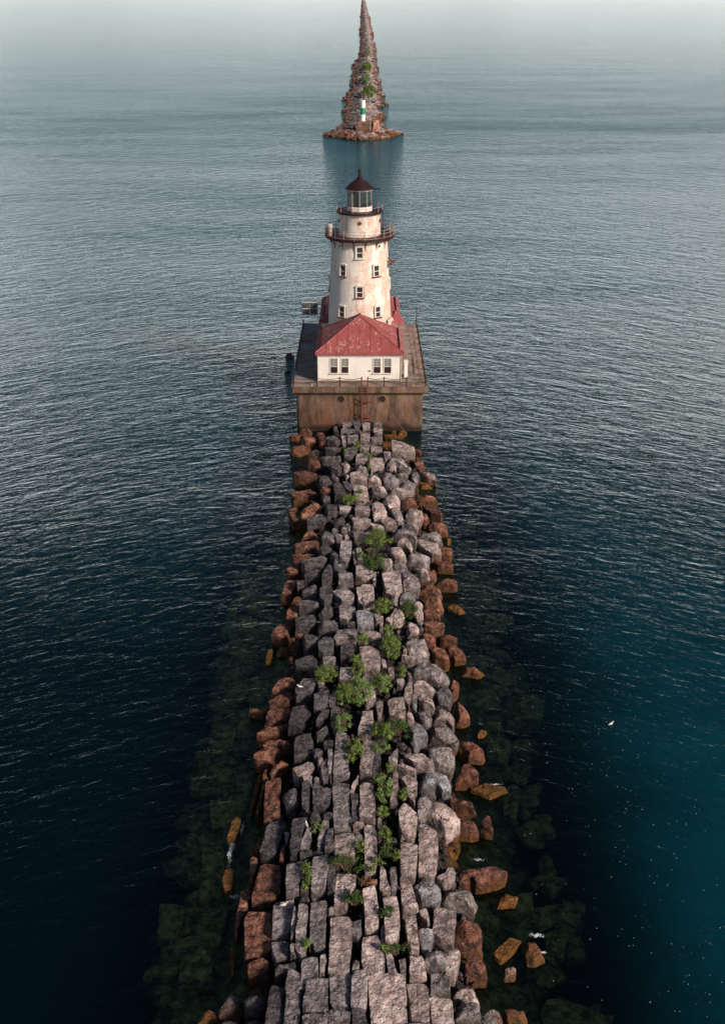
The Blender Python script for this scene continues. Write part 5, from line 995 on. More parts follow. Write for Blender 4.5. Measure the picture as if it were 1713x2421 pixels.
# ------------------------------------------------------------------ caisson
CX = -.34; Y0, Y1 = 118.8, 145.4; HW = 7.95; ZD = 5.7
def chamfer_prism(b, x0, x1, y0, y1, z0, z1, c):
    P = []
    for (cx, cy, a0) in ((x1-c, y0+c, -90), (x1-c, y1-c, 0), (x0+c, y1-c, 90), (x0+c, y0+c, 180)):
        for k in range(5):
            a = R(a0+k*22.5); P.append((cx+c*math.cos(a), cy+c*math.sin(a)))
    n = len(P)
    b.add([(x, y, z0) for x, y in P]+[(x, y, z1) for x, y in P], [tuple(reversed(range(n))), tuple(range(n, 2*n))]+[(k, (k+1) % n, n+(k+1) % n, n+k) for k in range(n)])
cais = empty('concrete_caisson', (CX, (Y0+Y1)/2, 0), 'brown stained concrete caisson rising from the water under the lighthouse', 'caisson')
b = MB(); chamfer_prism(b, CX-HW+.55, CX+HW-.55, Y0+.55, Y1-.55, -5.5, 5.0, .45); body = b.build('wall', CONC, cais, True)
b = MB(); chamfer_prism(b, CX-HW, CX+HW, Y0, Y1, 5.0, ZD, .25)
chamfer_prism(b, CX-HW+.3, CX+HW-.3, Y0+.3, Y1-.3, 4.75, 4.998, .35); cap = b.build('cap', CONC, cais, True)
b = MB(); b.add([(CX-HW+.12,Y0+.12,ZD+.004),(CX+HW-.12,Y0+.12,ZD+.004),(CX+HW-.12,Y1-.12,ZD+.004),(CX-HW+.12,Y1-.12,ZD+.004)], [(0,1,2,3)]); b.build('deck', DECK, cais)
b = MB(); b.box(CX-HW+.56, CX+HW-.56, Y0+.53, Y0+.549, 2.93, 2.97); b.build('seam', TRIM and CONC, cais)
for px in (-2.52, 2.30):
    b = MB()
    n = 28; r0, r1, r2 = .40, .44, .52; y = Y0+.55; zc = 4.05
    v = []; f = []
    for (r_, yy) in ((r2, y-.01), (r1, y-.05), (r0, y-.05), (r0*.98, y-.003)):
        v += [(px+r_*math.cos(2*PI*k/n), yy, zc+r_*math.sin(2*PI*k/n)) for k in range(n)]
    for i in range(3):
        f += [(i*n+k, i*n+(k+1) % n, (i+1)*n+(k+1) % n, (i+1)*n+k) for k in range(n)]
    b.add(v, f); ph = b.build('porthole', CONC, cais)
    b = MB(); b.add([(px+.40*math.cos(2*PI*k/n), y-.006, zc+.40*math.sin(2*PI*k/n)) for k in range(n)], [tuple(range(n))]); b.build('pane', GLASSD, ph)

# ladder
lad = empty('iron_ladder', (.23, Y0, 1.6), 'rusty red iron ladder climbing the front of the caisson to the deck', 'ladder')
b = MB()
for s in (-.36, .36):
    b.tube([(.23+s, Y0-.22, 1.5), (.23+s, Y0-.22, 6.3), (.23+s, Y0-.12, 6.75), (.23+s, Y0+.25, 6.8), (.23+s, Y0+.3, ZD)], .055, 6)
b.build('rail', RUST, lad)
b = MB()
for k in range(15): b.box(-.13, .59, Y0-.25, Y0-.19, 1.75+k*.3, 1.79+k*.3)
b.build('rung', RUST, lad)
for zz, w in ((3.95, 1.15), (2.05, 1.15)):
    b = MB(); pts = []
    for k in range(9):
        t = -1+k/4
        pts.append((.23+t*w, Y0+.5-.72*(1-t*t), zz+.12*abs(t)))
    b.tube(pts, .06, 5); b.tube([(.23-w*.6, Y0+.5, zz-.3), (.23-.36, Y0-.2, zz)], .05, 5); b.tube([(.23+w*.6, Y0+.5, zz-.3), (.23+.36, Y0-.2, zz)], .05, 5)
    b.build('bracket', RUST, lad)

# deck railings
def chain_rail(pts, label, name='chain_railing'):
    root = empty(name, (pts[0][0], pts[0][1], ZD), label, 'railing')
    for (x, y) in pts:
        b = MB(); b.tube([(x,y,ZD),(x,y,ZD+1.05)], .075, 6); b.lathe(x, y, [(.09,ZD+.01),(.09,ZD+.06)], 8); b.lathe(x, y, [(.02,ZD+1.17),(.08,ZD+1.1),(.05,ZD+1.04)][::-1], 8)
        b.build('post', BLACK, root)
    for i in range(len(pts)-1):
        b = MB(); (xa, ya), (xb, yb) = pts[i], pts[i+1]
        for zt, sag in ((1.0,.17), (.55,.15)):
            q = []
            for k in range(9):
                t = k/8; q.append((xa+(xb-xa)*t, ya+(yb-ya)*t, ZD+zt-sag*4*t*(1-t)))
            b.tube(q, .036, 4)
        b.build('chain', BLACK, root)
E = .28
chain_rail([(CX-HW+E, Y0+E), (-5.28, Y0+E), (-2.62, Y0+E), (-.09, Y0+E)], 'black chain railing along the front deck edge left of the ladder')
chain_rail([(.62, Y0+E), (2.50, Y0+E), (5.10, Y0+E), (CX+HW-E, Y0+E)], 'black chain railing along the front deck edge right of the ladder')
ny = 10
chain_rail([(CX-HW+E, Y0+E+2.6*k+.9) for k in range(ny)], 'black chain railing running back along the left edge of the lighthouse deck')
chain_rail([(CX+HW-E, Y0+E+2.6*k+.9) for k in range(ny)], 'black chain railing running back along the right edge of the lighthouse deck')
chain_rail([(CX+HW-1.5, Y0+5.2), (CX+HW-1.5, Y0+8.2)], 'short inner chain railing with two posts on the right deck')
b = MB(); b.tube([(CX+HW-.2, Y1-.3, ZD), (CX+HW-.2, Y1-.3, ZD+2.4)], .06, 6)
smart(b.build('flag_post', BLACK), 'tall bare dark post at the far right corner of the deck', 'post')
for (x, y, lb) in ((-5.9, Y0+.55, 'small yellow mooring cleat on the front deck edge near its left corner'), (5.9, Y0+.6, 'small yellow mooring cleat on the front deck edge near its right corner'),
               (CX+HW-.6, Y0+7.2, 'yellow mooring cleat beside the short inner railing'), (CX+HW-.6, Y0+17.5, 'yellow mooring cleat on the right deck edge behind the inner railing')):
    b = MB(); b.lathe(x, y, [(.10,ZD+.005),(.07,ZD+.05),(.06,ZD+.13),(.10,ZD+.16),(.10,ZD+.21),(.03,ZD+.23)], 12)
    b.tube([(x-.17,y,ZD+.13),(x+.17,y,ZD+.13)], .035, 6)
    smart(b.build('mooring_cleat', YEL, None, True), lb, 'cleat')

# ------------------------------------------------------------------ houses
def house(name, label, hw, y0, y1, ze, za, windows, mids=True):
    root = empty(name, (CX, (y0+y1)/2, ZD), label, 'house')
    ov = .33
    b = MB(); b.box(CX-hw, CX+hw, y0, y1, ZD-.1, ze+.02)
    w = b.build('wall', WHITE2, root)
    b = MB(); b.box(CX-hw-.12, CX+hw+.12, y0-.12, y1+.12, ze-.22, ze-.003); b.build('cornice', TRIM, root)
    b = MB(); b.box(CX-hw-.06, CX+hw+.06, y0-.06, y1+.06, ZD+.006, ZD+.2); b.build('plinth', CONC, root)
    X0, X1, A, B = CX-hw-ov, CX+hw+ov, y0-ov, y1+ov
    ym = (A+B)/2; zt = ze+.30
    b = MB()
    v = [(X0,A,ze),(X1,A,ze),(X1,B,ze),(X0,B,ze),(X0,A,zt),(X1,A,zt),(X1,B,zt),(X0,B,zt),(CX,ym-.2,za),(CX,ym+.2,za)]
    b.add(v, [(3,2,1,0),(0,1,5,4),(1,2,6,5),(2,3,7,6),(3,0,4,7),(4,5,8),(5,6,9,8),(6,7,9),(7,4,8,9)])
    rf = b.build('roof', REDROOF, root)
    b = MB(); ap = Vector((CX, ym-.2, za))
    for (cx_, cy_) in ((X0,A),(X1,A)): b.tube([(cx_,cy_,zt+.02), ap+Vector((0,0,.03))], .055, 5)
    for (cx_, cy_) in ((X0,B),(X1,B)): b.tube([(cx_,cy_,zt+.02), ap+Vector((0,.4,.03))], .055, 5)
    b.build('hip_cap', REDROOF, rf)
    b = MB()
    # standing seams, front/back then sides
    def seam(p0, p1): b.tube([p0, p1], .03, 4)
    n = 8
    for k in range(1, n):
        x = X0+(X1-X0)*k/n
        t = 1-abs(x-CX)/((X1-X0)/2)
        seam((x, A, zt+.02), (x, A+(ym-.2-A)*t, zt+(za-zt)*t+.02))
        seam((x, B, zt+.02), (x, B-(B-ym-.2)*t, zt+(za-zt)*t+.02))
    n = 8
    for k in range(1, n):
        y = A+(B-A)*k/n
        t = min(1, (y-A)/(ym-.2-A) if y < ym else (B-y)/(B-ym-.2))
        for s, X in ((-1, X0), (1, X1)):
            seam((X, y, zt+.02), (X+(CX-X)*t, y, zt+(za-zt)*t+.02))
    b.build('seam', REDROOF, rf)
    for s, X in ((-1, X0), (1, X1)):
        b = MB(); t = .09; xx = X+(CX-X)*t; zz = zt+(za-zt)*t
        b.box(xx-.05, xx+.05, A+.7, B-.7, zz+.04, zz+.22); b.build('snow_guard', DARKRED, rf)
    b = MB(); b.lathe(CX, ym, [(.2,za-.05),(.16,za+.12),(.05,za+.2)], 10); b.build('finial', DARKRED, rf)
    for (x, zc, ww, hh, kind) in windows:
        b = MB(); y = y0
        t = .09
        b.box(x-ww/2-t, x-ww/2, y-.07, y+.02, zc-hh/2, zc+hh/2); b.box(x+ww/2, x+ww/2+t, y-.07, y+.02, zc-hh/2, zc+hh/2)
        b.box(x-ww/2-t, x+ww/2+t, y-.075, y+.02, zc+hh/2, zc+hh/2+t)
        b.box(x-ww/2, x+ww/2, y-.045, y+.02, zc-.13, zc-.07)
        fr_ = b.build('window', TRIM, root)
        b = MB(); b.box(x-ww/2-t-.06, x+ww/2+t+.06, y-.16, y+.02, zc-hh/2-.1, zc-hh/2); b.build('sill', TRIM, fr_)
        b = MB(); b.box(x-ww/2, x+ww/2, y-.03, y-.004, zc-hh/2, zc-.13); b.build('pane', GLASSD, fr_)
        b = MB(); b.box(x-ww/2, x+ww/2, y-.032, y-.004, zc-.07, zc+hh/2); cu = b.build('curtain', CURT if kind else GLASSD, fr_)
        if kind:
            b = MB()
            for q in (0,): b.box(x+q*ww*1.5-.008, x+q*ww*1.5+.008, y-.036, y-.033, zc-.07, zc+hh/2)
            b.build('glazing_bar', TRIM, fr_)
    return root
zc = 7.68
hf = house('keeper_house', 'white keeper house with hipped red roof and four front windows before the tower', 4.80, 120.65, 129.6, 9.04, 12.5,
      [(-3.32,zc,.80,1.75,1), (-2.05,zc,.80,1.75,1), (1.70,zc,.80,1.75,1), (2.93,zc,.80,1.75,1)])
b = MB(); b.box(.68, .98, 120.60, 120.648, 6.98, 7.12); b.build('wall_vent', SOLAR, hf)
for s in (-1, 1):
    b = MB(); x = CX+s*4.80; b.tube([(x+s*.06, 120.56, ZD+.02), (x+s*.06, 120.56, 8.85)], .045, 6); b.build('downpipe', TRIM, hf)
hb = house('fog_signal_house', 'white rear house with hipped red roof half hidden behind the tower', 4.85, 134.1, 144.6, 9.04, 12.3,
      [(4.05,7.3,.5,1.0,0)])
# small lower porch roof at the right front corner of the rear house
b = MB(); x0, x1, y0, y1 = 3.3, 5.25, 133.3, 136.4
b.add([(x0,y0,9.0),(x1,y0,9.0),(x1,y1,9.0),(x0,y1,9.0),(4.1,134.6,10.1),(4.2,y1,10.1)], [(0,1,4),(1,2,5,4),(3,0,4,5),(0,3,2,1),(2,3,5)])
b.build('porch_roof', REDROOF, hb)
# equipment beside the front house
b = MB(); b.box(4.95, 5.35, 122.2, 122.9, ZD+.01, ZD+1.9); b.box(4.9, 5.4, 122.15, 122.95, ZD+1.9, ZD+1.98); smart(b.build('utility_cabinet', WHITE2), 'slim white utility cabinet standing against the right wall of the front house', 'cabinet')
b = MB(); b.lathe(5.3, 126.4, [(.32,ZD+.006),(.30,ZD+.12),(.12,ZD+.18)], 14); smart(b.build('deck_hatch', BLACK, None, True), 'dark round hatch cover on the right deck behind the white cabinet', 'hatch')

# ------------------------------------------------------------------ tower
TX, TY = CX, 131.5
def tr_(z): return 3.82-(z-11.4)*.0529
tow = empty('lighthouse_tower', (TX, TY, ZD), 'tall white conical lighthouse tower with rust patches, two galleries and dark lantern roof', 'lighthouse')
b = MB(); b.lathe(TX, TY, [(tr_(z), z) for z in np.linspace(ZD, 20.45, 16)], 96); wall = b.build('wall', WHITE, tow, True)
b = MB()
for z in (13.0, 15.6, 18.1, 19.5): b.lathe(TX, TY, [(tr_(z), z-.03),(tr_(z)+.016, z-.02),(tr_(z)+.016, z+.02),(tr_(z), z+.03)], 96, cap=False)
for k in range(14):
    for j, (za, zb) in enumerate(((10.4,13),(13,15.6),(15.6,18.1),(18.1,19.5))):
        a = 2*PI*(k+.5*(j % 2))/14+.22
        q = [(TX+(tr_(z)+.004)*math.sin(a), TY-(tr_(z)+.004)*math.cos(a), z) for z in (za, zb)]
        if k % 2 == 0: b.tube(q, .012, 4)
b.build('plate_seam', TRIM, tow, True)
def tower_window(az, z, w=.74, h=1.22, arch=True):
    r_ = tr_(z); a = R(az)
    Mx = Matrix.Translation((TX+(r_)*math.sin(a), TY-(r_)*math.cos(a), z)) @ Matrix.Rotation(a, 4, 'Z') @ Matrix.Rotation(-.053, 4, 'X')
    b = MB(); t = .13; d0, d1 = -.12, .3
    b.box(-w/2-t, -w/2, d0, d1, -h/2-.02, h/2+.02, Mx); b.box(w/2, w/2+t, d0, d1, -h/2-.02, h/2+.02, Mx)
    b.box(-w/2-t, w/2+t, d0, d1, h/2+.02, h/2+.16, Mx)
    n = 8; pts = []
    for k in range(n+1):
        x = -(w/2+t+.05)+(w+2*t+.1)*k/n; zz = h/2+.16+.13*math.sqrt(max(0, 1-(x/(w/2+t+.05))**2))
        pts.append((x, zz))
    v = [Mx @ Vector((x, d0-.06, zz)) for x, zz in pts]+[Mx @ Vector((x, d1, zz)) for x, zz in pts]
    v += [Mx @ Vector((x, d0-.06, h/2+.12)) for x, zz in pts]+[Mx @ Vector((x, d1, h/2+.12)) for x, zz in pts]
    m1 = n+1; f = []
    for k in range(n): f += [(k, k+1, m1+k+1, m1+k), (k, 2*m1+k, 2*m1+k+1, k+1), (2*m1+k, 3*m1+k, 3*m1+k+1, 2*m1+k+1)]
    b.add(v, f)
    fr_ = b.build('window', TRIM, tow)
    if z < 18:
        b = MB(); b.box(-w/2-t-.07, w/2+t+.07, d0+.14, d1-.01, -h/2-.06, h/2+.10, Mx); b.build('rust_edge', RUST, fr_)
    b = MB(); b.box(-w/2, -w/2+.05, d0+.03, d0+.1, -h/2, h/2, Mx); b.box(w/2-.05, w/2, d0+.03, d0+.1, -h/2, h/2, Mx)
    b.box(-w/2+.05, w/2-.05, d0+.03, d0+.1, -.035, .035, Mx); b.box(-w/2+.05, w/2-.05, d0+.03, d0+.1, -h/2, -h/2+.05, Mx); b.build('sash', TRIM, fr_)
    b = MB(); b.box(-w/2-.001, w/2+.001, d0+.1, d0+.13, -h/2, h/2+.02, Mx); b.build('pane', GLASSD, fr_)
    b = MB(); b.box(-w/2-t-.06, w/2+t+.06, d0-.1, d1, -h/2-.14, -h/2-.021, Mx); b.build('sill', RUST if z < 18 else TRIM, fr_)
for az, z in ((0,19.15),(-34,16.9),(34,16.9),(0,14.5),(-34.5,11.95),(35,11.95),(-88,14.6),(86,14.6),(180,16.9),(180,12)): tower_window(az, z)
# brackets under the gallery
for k in range(15):
    a = 2*PI*(k+.5)/15
    if abs(math.degrees(math.atan2(math.sin(a), math.cos(a)))) < 9: continue
    b = MB(); sa, ca = math.sin(a), math.cos(a); r_ = tr_(19.6)
    pts = [(r_+.03+.62*(1-math.cos(t)), 19.45+.92*math.sin(t)) for t in np.linspace(0, PI/2, 8)]
    b.tube([(TX+q*sa, TY-q*ca, z) for q, z in pts], .045, 5)
    b.tube([(TX+(r_+.02)*sa, TY-(r_+.02)*ca, 19.35), (TX+(r_+.02)*sa, TY-(r_+.02)*ca, 20.4)], .04, 5)
    b.build('bracket', RUST, tow)
def porthole(az, z, r_, rad, rimmat=RUST):
    a = R(az); Mx = Matrix.Translation((TX+r_*math.sin(a), TY-r_*math.cos(a), z)) @ Matrix.Rotation(a, 4, 'Z')
    b = MB(); n = 16
    v = []
    for (q, yy) in ((rad*1.35, .02), (rad*1.35, -.05), (rad, -.07), (rad*.95, -.02)): v += [Mx @ Vector((q*math.cos(2*PI*k/n), yy, q*math.sin(2*PI*k/n))) for k in range(n)]
    b.add(v, [(i*n+k, i*n+(k+1) % n, (i+1)*n+(k+1) % n, (i+1)*n+k) for i in range(3) for k in range(n)])
    ph = b.build('porthole', rimmat, tow)
    b = MB(); b.add([Mx @ Vector((rad*.97*math.cos(2*PI*k/n), -.035, rad*.97*math.sin(2*PI*k/n))) for k in range(n)], [tuple(range(n))]); b.build('pane', RUST if rimmat is RUST else GLASSD, ph)
porthole(-44, 19.75, tr_(19.75), .12, TRIM); porthole(43, 19.75, tr_(19.75), .17, TRIM)
porthole(0, 22.4, 2.49, .17); porthole(-75, 22.4, 2.49, .17); porthole(72, 22.4, 2.49, .17)
# lower gallery
gal = MB(); gal.lathe(TX, TY, [(3.3,20.4),(4.12,20.42),(4.2,20.48),(4.2,20.68),(4.12,20.72),(2.4,20.72)], 96); gd = gal.build('gallery_deck', DARKRED, tow, True)
def railing(rad, z, hgt, nposts, rails, pickets, rot=0.):
    b = MB()
    for q in rails: b.ring(TX, TY, z+q, rad, .024)
    rg = b.build('railing', RAIL, tow)
    for k in range(nposts):
        a = 2*PI*(k+rot)/nposts; b = MB(); b.tube([(TX+rad*math.sin(a), TY-rad*math.cos(a), z-.25), (TX+rad*math.sin(a), TY-rad*math.cos(a), z+hgt+.05)], .038, 6); b.build('railing_post', RAIL, rg)
    if pickets:
        b = MB()
        for k in range(pickets):
            a = 2*PI*k/pickets; b.tube([(TX+rad*math.sin(a), TY-rad*math.cos(a), z), (TX+rad*math.sin(a), TY-rad*math.cos(a), z+hgt*.62)], .013, 3)
        b.build('pickets', RUST, rg)
railing(4.1, 20.72, .95, 20, (.95,.62,.12), 150, .5)
# upper drum, gallery and lantern
b = MB(); b.lathe(TX, TY, [(2.52,20.72),(2.5,20.9),(2.48,23.1),(2.55,23.2),(2.6,23.28)], 72); b.build('watch_room', WHITE, tow, True)
b = MB(); b.lathe(TX, TY, [(2.5,23.26),(2.76,23.28),(2.80,23.32),(2.80,23.52),(1.2,23.54)], 72); b.build('upper_gallery_deck', DARKRED, tow, True)
railing(2.72, 23.54, .55, 10, (.55,), 0, .5)
b = MB(); b.lathe(TX, TY, [(1.56,23.53),(1.56,23.98),(1.50,24.03)], 10, 0); lb = b.build('lantern_base', TRIM, tow)
b = MB(); b.lathe(TX, TY, [(1.42,24.02),(1.42,25.86)], 10, 0, cap=False); b.build('lantern_glass', LGLASS, tow)
b = MB()
for k in range(10):
    a = 2*PI*k/10; b.tube([(TX+1.45*math.sin(a), TY-1.45*math.cos(a), 24.0), (TX+1.45*math.sin(a), TY-1.45*math.cos(a), 25.9)], .045, 5)
b.build('mullion', RAIL, tow)
b = MB(); b.lathe(TX, TY, [(1.40,24.03),(1.40,24.12),(.2,24.14)], 10, 0); b.build('lantern_floor', DARKRED, tow)
b = MB(); b.lathe(TX, TY, [(.28,24.1),(.22,24.5),(.34,24.6),(.38,24.9),(.34,25.2),(.2,25.3)], 16); b.build('lamp', SOLAR, tow, True)
b = MB(); b.add([Vector((TX-1.25, TY-.75, 24.1)), Vector((TX-.05, TY-1.30, 24.1)), Vector((TX-.05, TY-1.30, 25.8)), Vector((TX-1.25, TY-.75, 25.8))], [(0,1,2,3)]); b.build('lantern_blind', CURT, tow)
b = MB(); b.lathe(TX, TY, [(1.46,25.84),(1.56,25.86),(1.58,26.02)], 10, 0); b.build('lantern_cornice', TRIM, tow)
b = MB(); b.lathe(TX, TY, [(1.60,25.98),(1.70,25.99),(1.70,26.08),(1.0,26.72),(.34,27.14),(.30,27.2),(.36,27.24),(.30,27.3),(.2,27.32),(.18,28.0),(.22,28.03),(.14,28.16),(.03,28.2)], 20); lr = b.build('lantern_roof', DARKRED, tow, True)
b = MB(); b.tube([(TX, TY, 28.1), (TX, TY, 28.6)], .03, 5); b.build('lightning_rod', BLACK, lr)
b = MB(); b.tube([(TX+1.5, TY-.4, 26.0), (TX+2.45, TY-.7, 26.05)], .05, 5); b.tube([(TX+1.6, TY+.3, 26.0), (TX+2.45, TY-.7, 26.05)], .03, 5); b.build('antenna_arm', BLACK, lr)
b = MB()
for s in (0, .32): b.tube([(TX+2.78, TY+.2+s, 20.7), (TX+2.78, TY+.2+s, 23.9)], .035, 5)
for k in range(10): b.tube([(TX+2.78, TY+.2, 21+k*.28), (TX+2.78, TY+.52, 21+k*.28)], .02, 4)
b.build('ladder', BLACK, tow)
b = MB(); x, y = TX-3.55, TY-1.1
b.lathe(x, y, [(.26,20.73),(.28,21.3),(.26,21.6),(.34,21.65),(.34,21.95),(.2,22.1)], 18); b.build('fog_signal', FOGS, tow, True)
# broken rusty bracket on the right, lamp near the foot
b = MB()
for (a, c) in (((3.2,-1.0,17.6),(4.25,-1.3,17.75)), ((3.2,-1.1,17.0),(4.2,-1.3,17.7)), ((3.3,-.8,18.1),(4.1,-1.2,17.6)), ((3.9,-1.5,17.55),(4.5,-1.0,17.85)), ((3.4,-1.3,16.9),(3.6,-1.2,18.0))):
    b.tube([(TX+a[0], TY+a[1], a[2]), (TX+c[0], TY+c[1], c[2])], .06, 5)
b.build('broken_bracket', RUST, tow)
b = MB(); Mx = Matrix.Translation((TX+3.75, TY-2.1, 10.7)) @ Matrix.Rotation(R(-35), 4, 'Y'); b.box(-.3,.3,-.3,.3,-.22,.22, Mx); b.tube([(TX+3.2,TY-1.8,10.3),(TX+3.75,TY-2.1,10.6)], .06, 5); b.build('floodlight', TRIM, tow)

# solar array on a rack at the far left of the deck
sol = empty('solar_rack', (-7.2, 144.2, ZD), 'grey solar panels on a white pipe rack at the far left deck corner', 'solar rack')
for (z0_, z1_) in ((7.35,8.15), (8.2,9.0)):
    for (xa, xb) in ((-8.15,-7.2), (-7.15,-6.15)):
        b = MB(); b.box(xa, xb, 143.95, 144.0, z0_, z1_); pn = b.build('solar_panel', SOLAR, sol)
        b = MB(); b.box(xa-.03, xb+.03, 143.93, 143.948, z0_-.02, z0_+.02); b.box(xa-.03, xb+.03, 143.93, 143.948, z1_-.02, z1_+.02); b.build('edge', TRIM, pn)
b = MB()
for x in (-8.2, -6.1, -5.5): b.tube([(x, 144.05, ZD), (x, 144.05, 9.1 if x < -6 else 9.4)], .04, 5)
for z in (6.4, 6.9, 7.3, 9.05): b.tube([(-8.2, 144.05, z), (-5.5, 144.05, z)], .035, 5)
b.build('rack', TRIM, sol)
b = MB(); Mx = Matrix.Translation((1.0, 0, 0))
b.tube([(3.45, Y0+.2, 2.4), (5.1, Y0-1.2, .3)], .03, 5); smart(b.build('driftwood_pole', STEM), 'thin bleached pole leaning against the right front of the caisson', 'pole')

# ------------------------------------------------------------------ gulls
m = NT('gull_white'); m.bsdf((.6,.58,.55), .7); GW = m.m
m = NT('gull_beak'); m.bsdf((.5,.12,.03), .6); GB = m.m
def gull(x, y, z, rz, label):
    root = empty('gull', (x, y, z), label, 'gull'); root.rotation_euler = (0, 0, rz)
    def put(b, name, mat, sm=True):
        me = bpy.data.meshes.new(name); me.from_pydata(b.v, [], b.f); me.update(); me.materials.append(mat)
        me.polygons.foreach_set('use_smooth', [sm]*len(me.polygons))
        o = bpy.data.objects.new(name, me); C.objects.link(o); o.parent = root; return o
    b = MB(); st_ = [(-.24,.16,.012),(-.17,.17,.045),(-.06,.17,.085),(.05,.18,.09),(.11,.21,.06),(.14,.26,.045),(.17,.30,.05),(.205,.305,.038),(.225,.30,.012)]
    n = 10; v = []; f = []
    for (px, pz, r_) in st_:
        v += [(px, r_*math.cos(2*PI*k/n), pz+r_*math.sin(2*PI*k/n)) for k in range(n)]
    for i in range(len(st_)-1): f += [(i*n+k, (i+1)*n+k, (i+1)*n+(k+1) % n, i*n+(k+1) % n) for k in range(n)]
    b.add(v, f); put(b, 'body', GW)
    b = MB()
    for s in (-1, 1): b.add([(.08,s*.085,.21),(-.05,s*.10,.22),(-.30,s*.03,.17),(-.05,s*.095,.12)], [(0,1,2,3)])
    put(b, 'wing', SOLAR, False)
    b = MB(); b.tube([(.22,0,.30),(.275,0,.285)], [.014,.004], 5); put(b, 'beak', GB)
    b = MB()
    for s in (-1, 1): b.tube([(0,s*.03,.0),(0,s*.03,.12)], .009, 4)
    put(b, 'legs', GB)
gull(-4.43,63.42,2.45,3.00,'white gull standing on a dark block on the left slope')
gull(-4.27,43.52,2.09,0.30,'white gull on the large grey slab in the lower left foreground')
gull(-3.30,49.49,2.30,1.90,'white gull on a split grey slab beside a pale weed tuft')
gull(17.66,62.52,-0.10,0.50,'white gull floating alone on the water right of the breakwater')

# ------------------------------------------------------------------ far breakwater
def fc(y): return .0+max(0, min(1, (y-450)/600))*5.0
def fhw(y, sd=1):
    w = 9.4-2.6*min(1, max(0, (y-560)/400))
    if y < 470: w = 9.2+4.2*math.exp(-((y-410)/14)**2)
    if y < 412: w *= math.sqrt(max(0., 1-((412-y)/14)**2))
    w *= .86+.45*noise.noise(Vector((y*.045, 1.3+40*sd, 0)))+.30*noise.noise(Vector((y*.10, 5.3+40*sd, 0)))
    return max(w, .0)
def fz(x, y):
    w = fhw(y, 1 if x > fc(y) else -1)
    if w < .2: return -2.
    t = abs(x-fc(y))/w
    return (1.45+.8*noise.noise(Vector((x*.1, y*.03, 3))))*(1-t**1.8)*(.55 if y < 410.5 else 1.) if t < 1 else -2.*(t-1)-.2
v = []; f = []; ysf = [396+i*3. for i in range(280)]+[1240+i*20 for i in range(50)]+[2260+i*60 for i in range(90)]
for y in ysf:
    for k in range(17):
        x = fc(y)+(k-8)*1.5; v.append((x, y, fz(x, y)-.7+noise.noise(Vector((x,y*.7,0)))*.4))
for j in range(len(ysf)-1):
    for k in range(16): a = j*17+k; f.append((a, a+1, a+18, a+17))
smart(mesh_obj('far_rubble_core', v, f, M['core'], None, True), 'dark rubble bed of the distant breakwater beyond the lighthouse', 'rubble', kind='stuff')
heads = []; fa = {'d': [], 'g': [], 'p': [], 'r': []}
tries = 0
while tries < 8000:
    tries += 1
    y = 397+ (rnd.random()**1.9)*1850 if tries % 7 else rnd.uniform(2000, 7000) 
    t = rnd.uniform(-1.05, 1.05); w = fhw(y, 1 if t > 0 else -1)
    if w < .5: continue
    x = fc(y)+t*w; z = fz(x, y)
    if y > 1500 and rnd.random() < .3: continue
    s = rnd.uniform(.6,2.0) if y < 800 else rnd.uniform(1.,2.)*(1 if y < 1400 else 1.6 if y < 2200 else 3.)
    if y < 417: s *= 1.15
    if -3.2 < x < 6.5 and 409.5 < y < 418: continue
    if 3. < x < 6.3 and 405 < y < 419: continue
    it_ = (x, y, z+.05*s, s, s*rnd.uniform(.6,1.0), s*rnd.uniform(.4,.7))
    if y < 413 and len(heads) < 110: heads.append(it_); continue
    side = t+rnd.gauss(0,.25)
    key = 'r' if z < .8 and rnd.random() < .55 else ('d' if side < -.05 else ('p' if rnd.random() < .6 else 'g'))  # shaded left and sunlit right of the mound painted by stone colour
    fa[key].append(it_)
for k, nm in (('d','dark'),('g','grey'),('p','pale pinkish'),('r','reddish')):
    scatter('far_breakwater_rubble', fa[k], M[k], 1, 20+ord(k), nm+' boulders massed along the distant breakwater', 'distant boulders')
rs = np.random.RandomState(77)
for i, (x, y, z, sx_, sy_, sz_) in enumerate(heads):
    a = IV2.copy()
    for _ in range(7):
        d = rs.normal(size=3); d /= np.linalg.norm(d); e = a@d-rs.uniform(.5,.8); e[e < 0] = 0; a -= np.outer(e, d)
    a = a*np.array([sx_*1.1, sy_, sz_*1.1])
    o = mesh_obj('boulder', a.tolist(), IF2, M['o' if z < .3 and i % 2 else 'r' if z < .7 else ('d' if x < -5 else 'p' if x > 3 else 'g')], None, True, R(30))  # dark left, pale right: the sun's side put into the boulder colours
    o.location = (x, y, z); o.rotation_euler = (0, 0, rnd.uniform(0, 3))
    smart(o, 'boulder heaped at the near tip of the distant breakwater, below the green banded beacon', 'boulder', 'boulders heaped at the tip of the far breakwater')
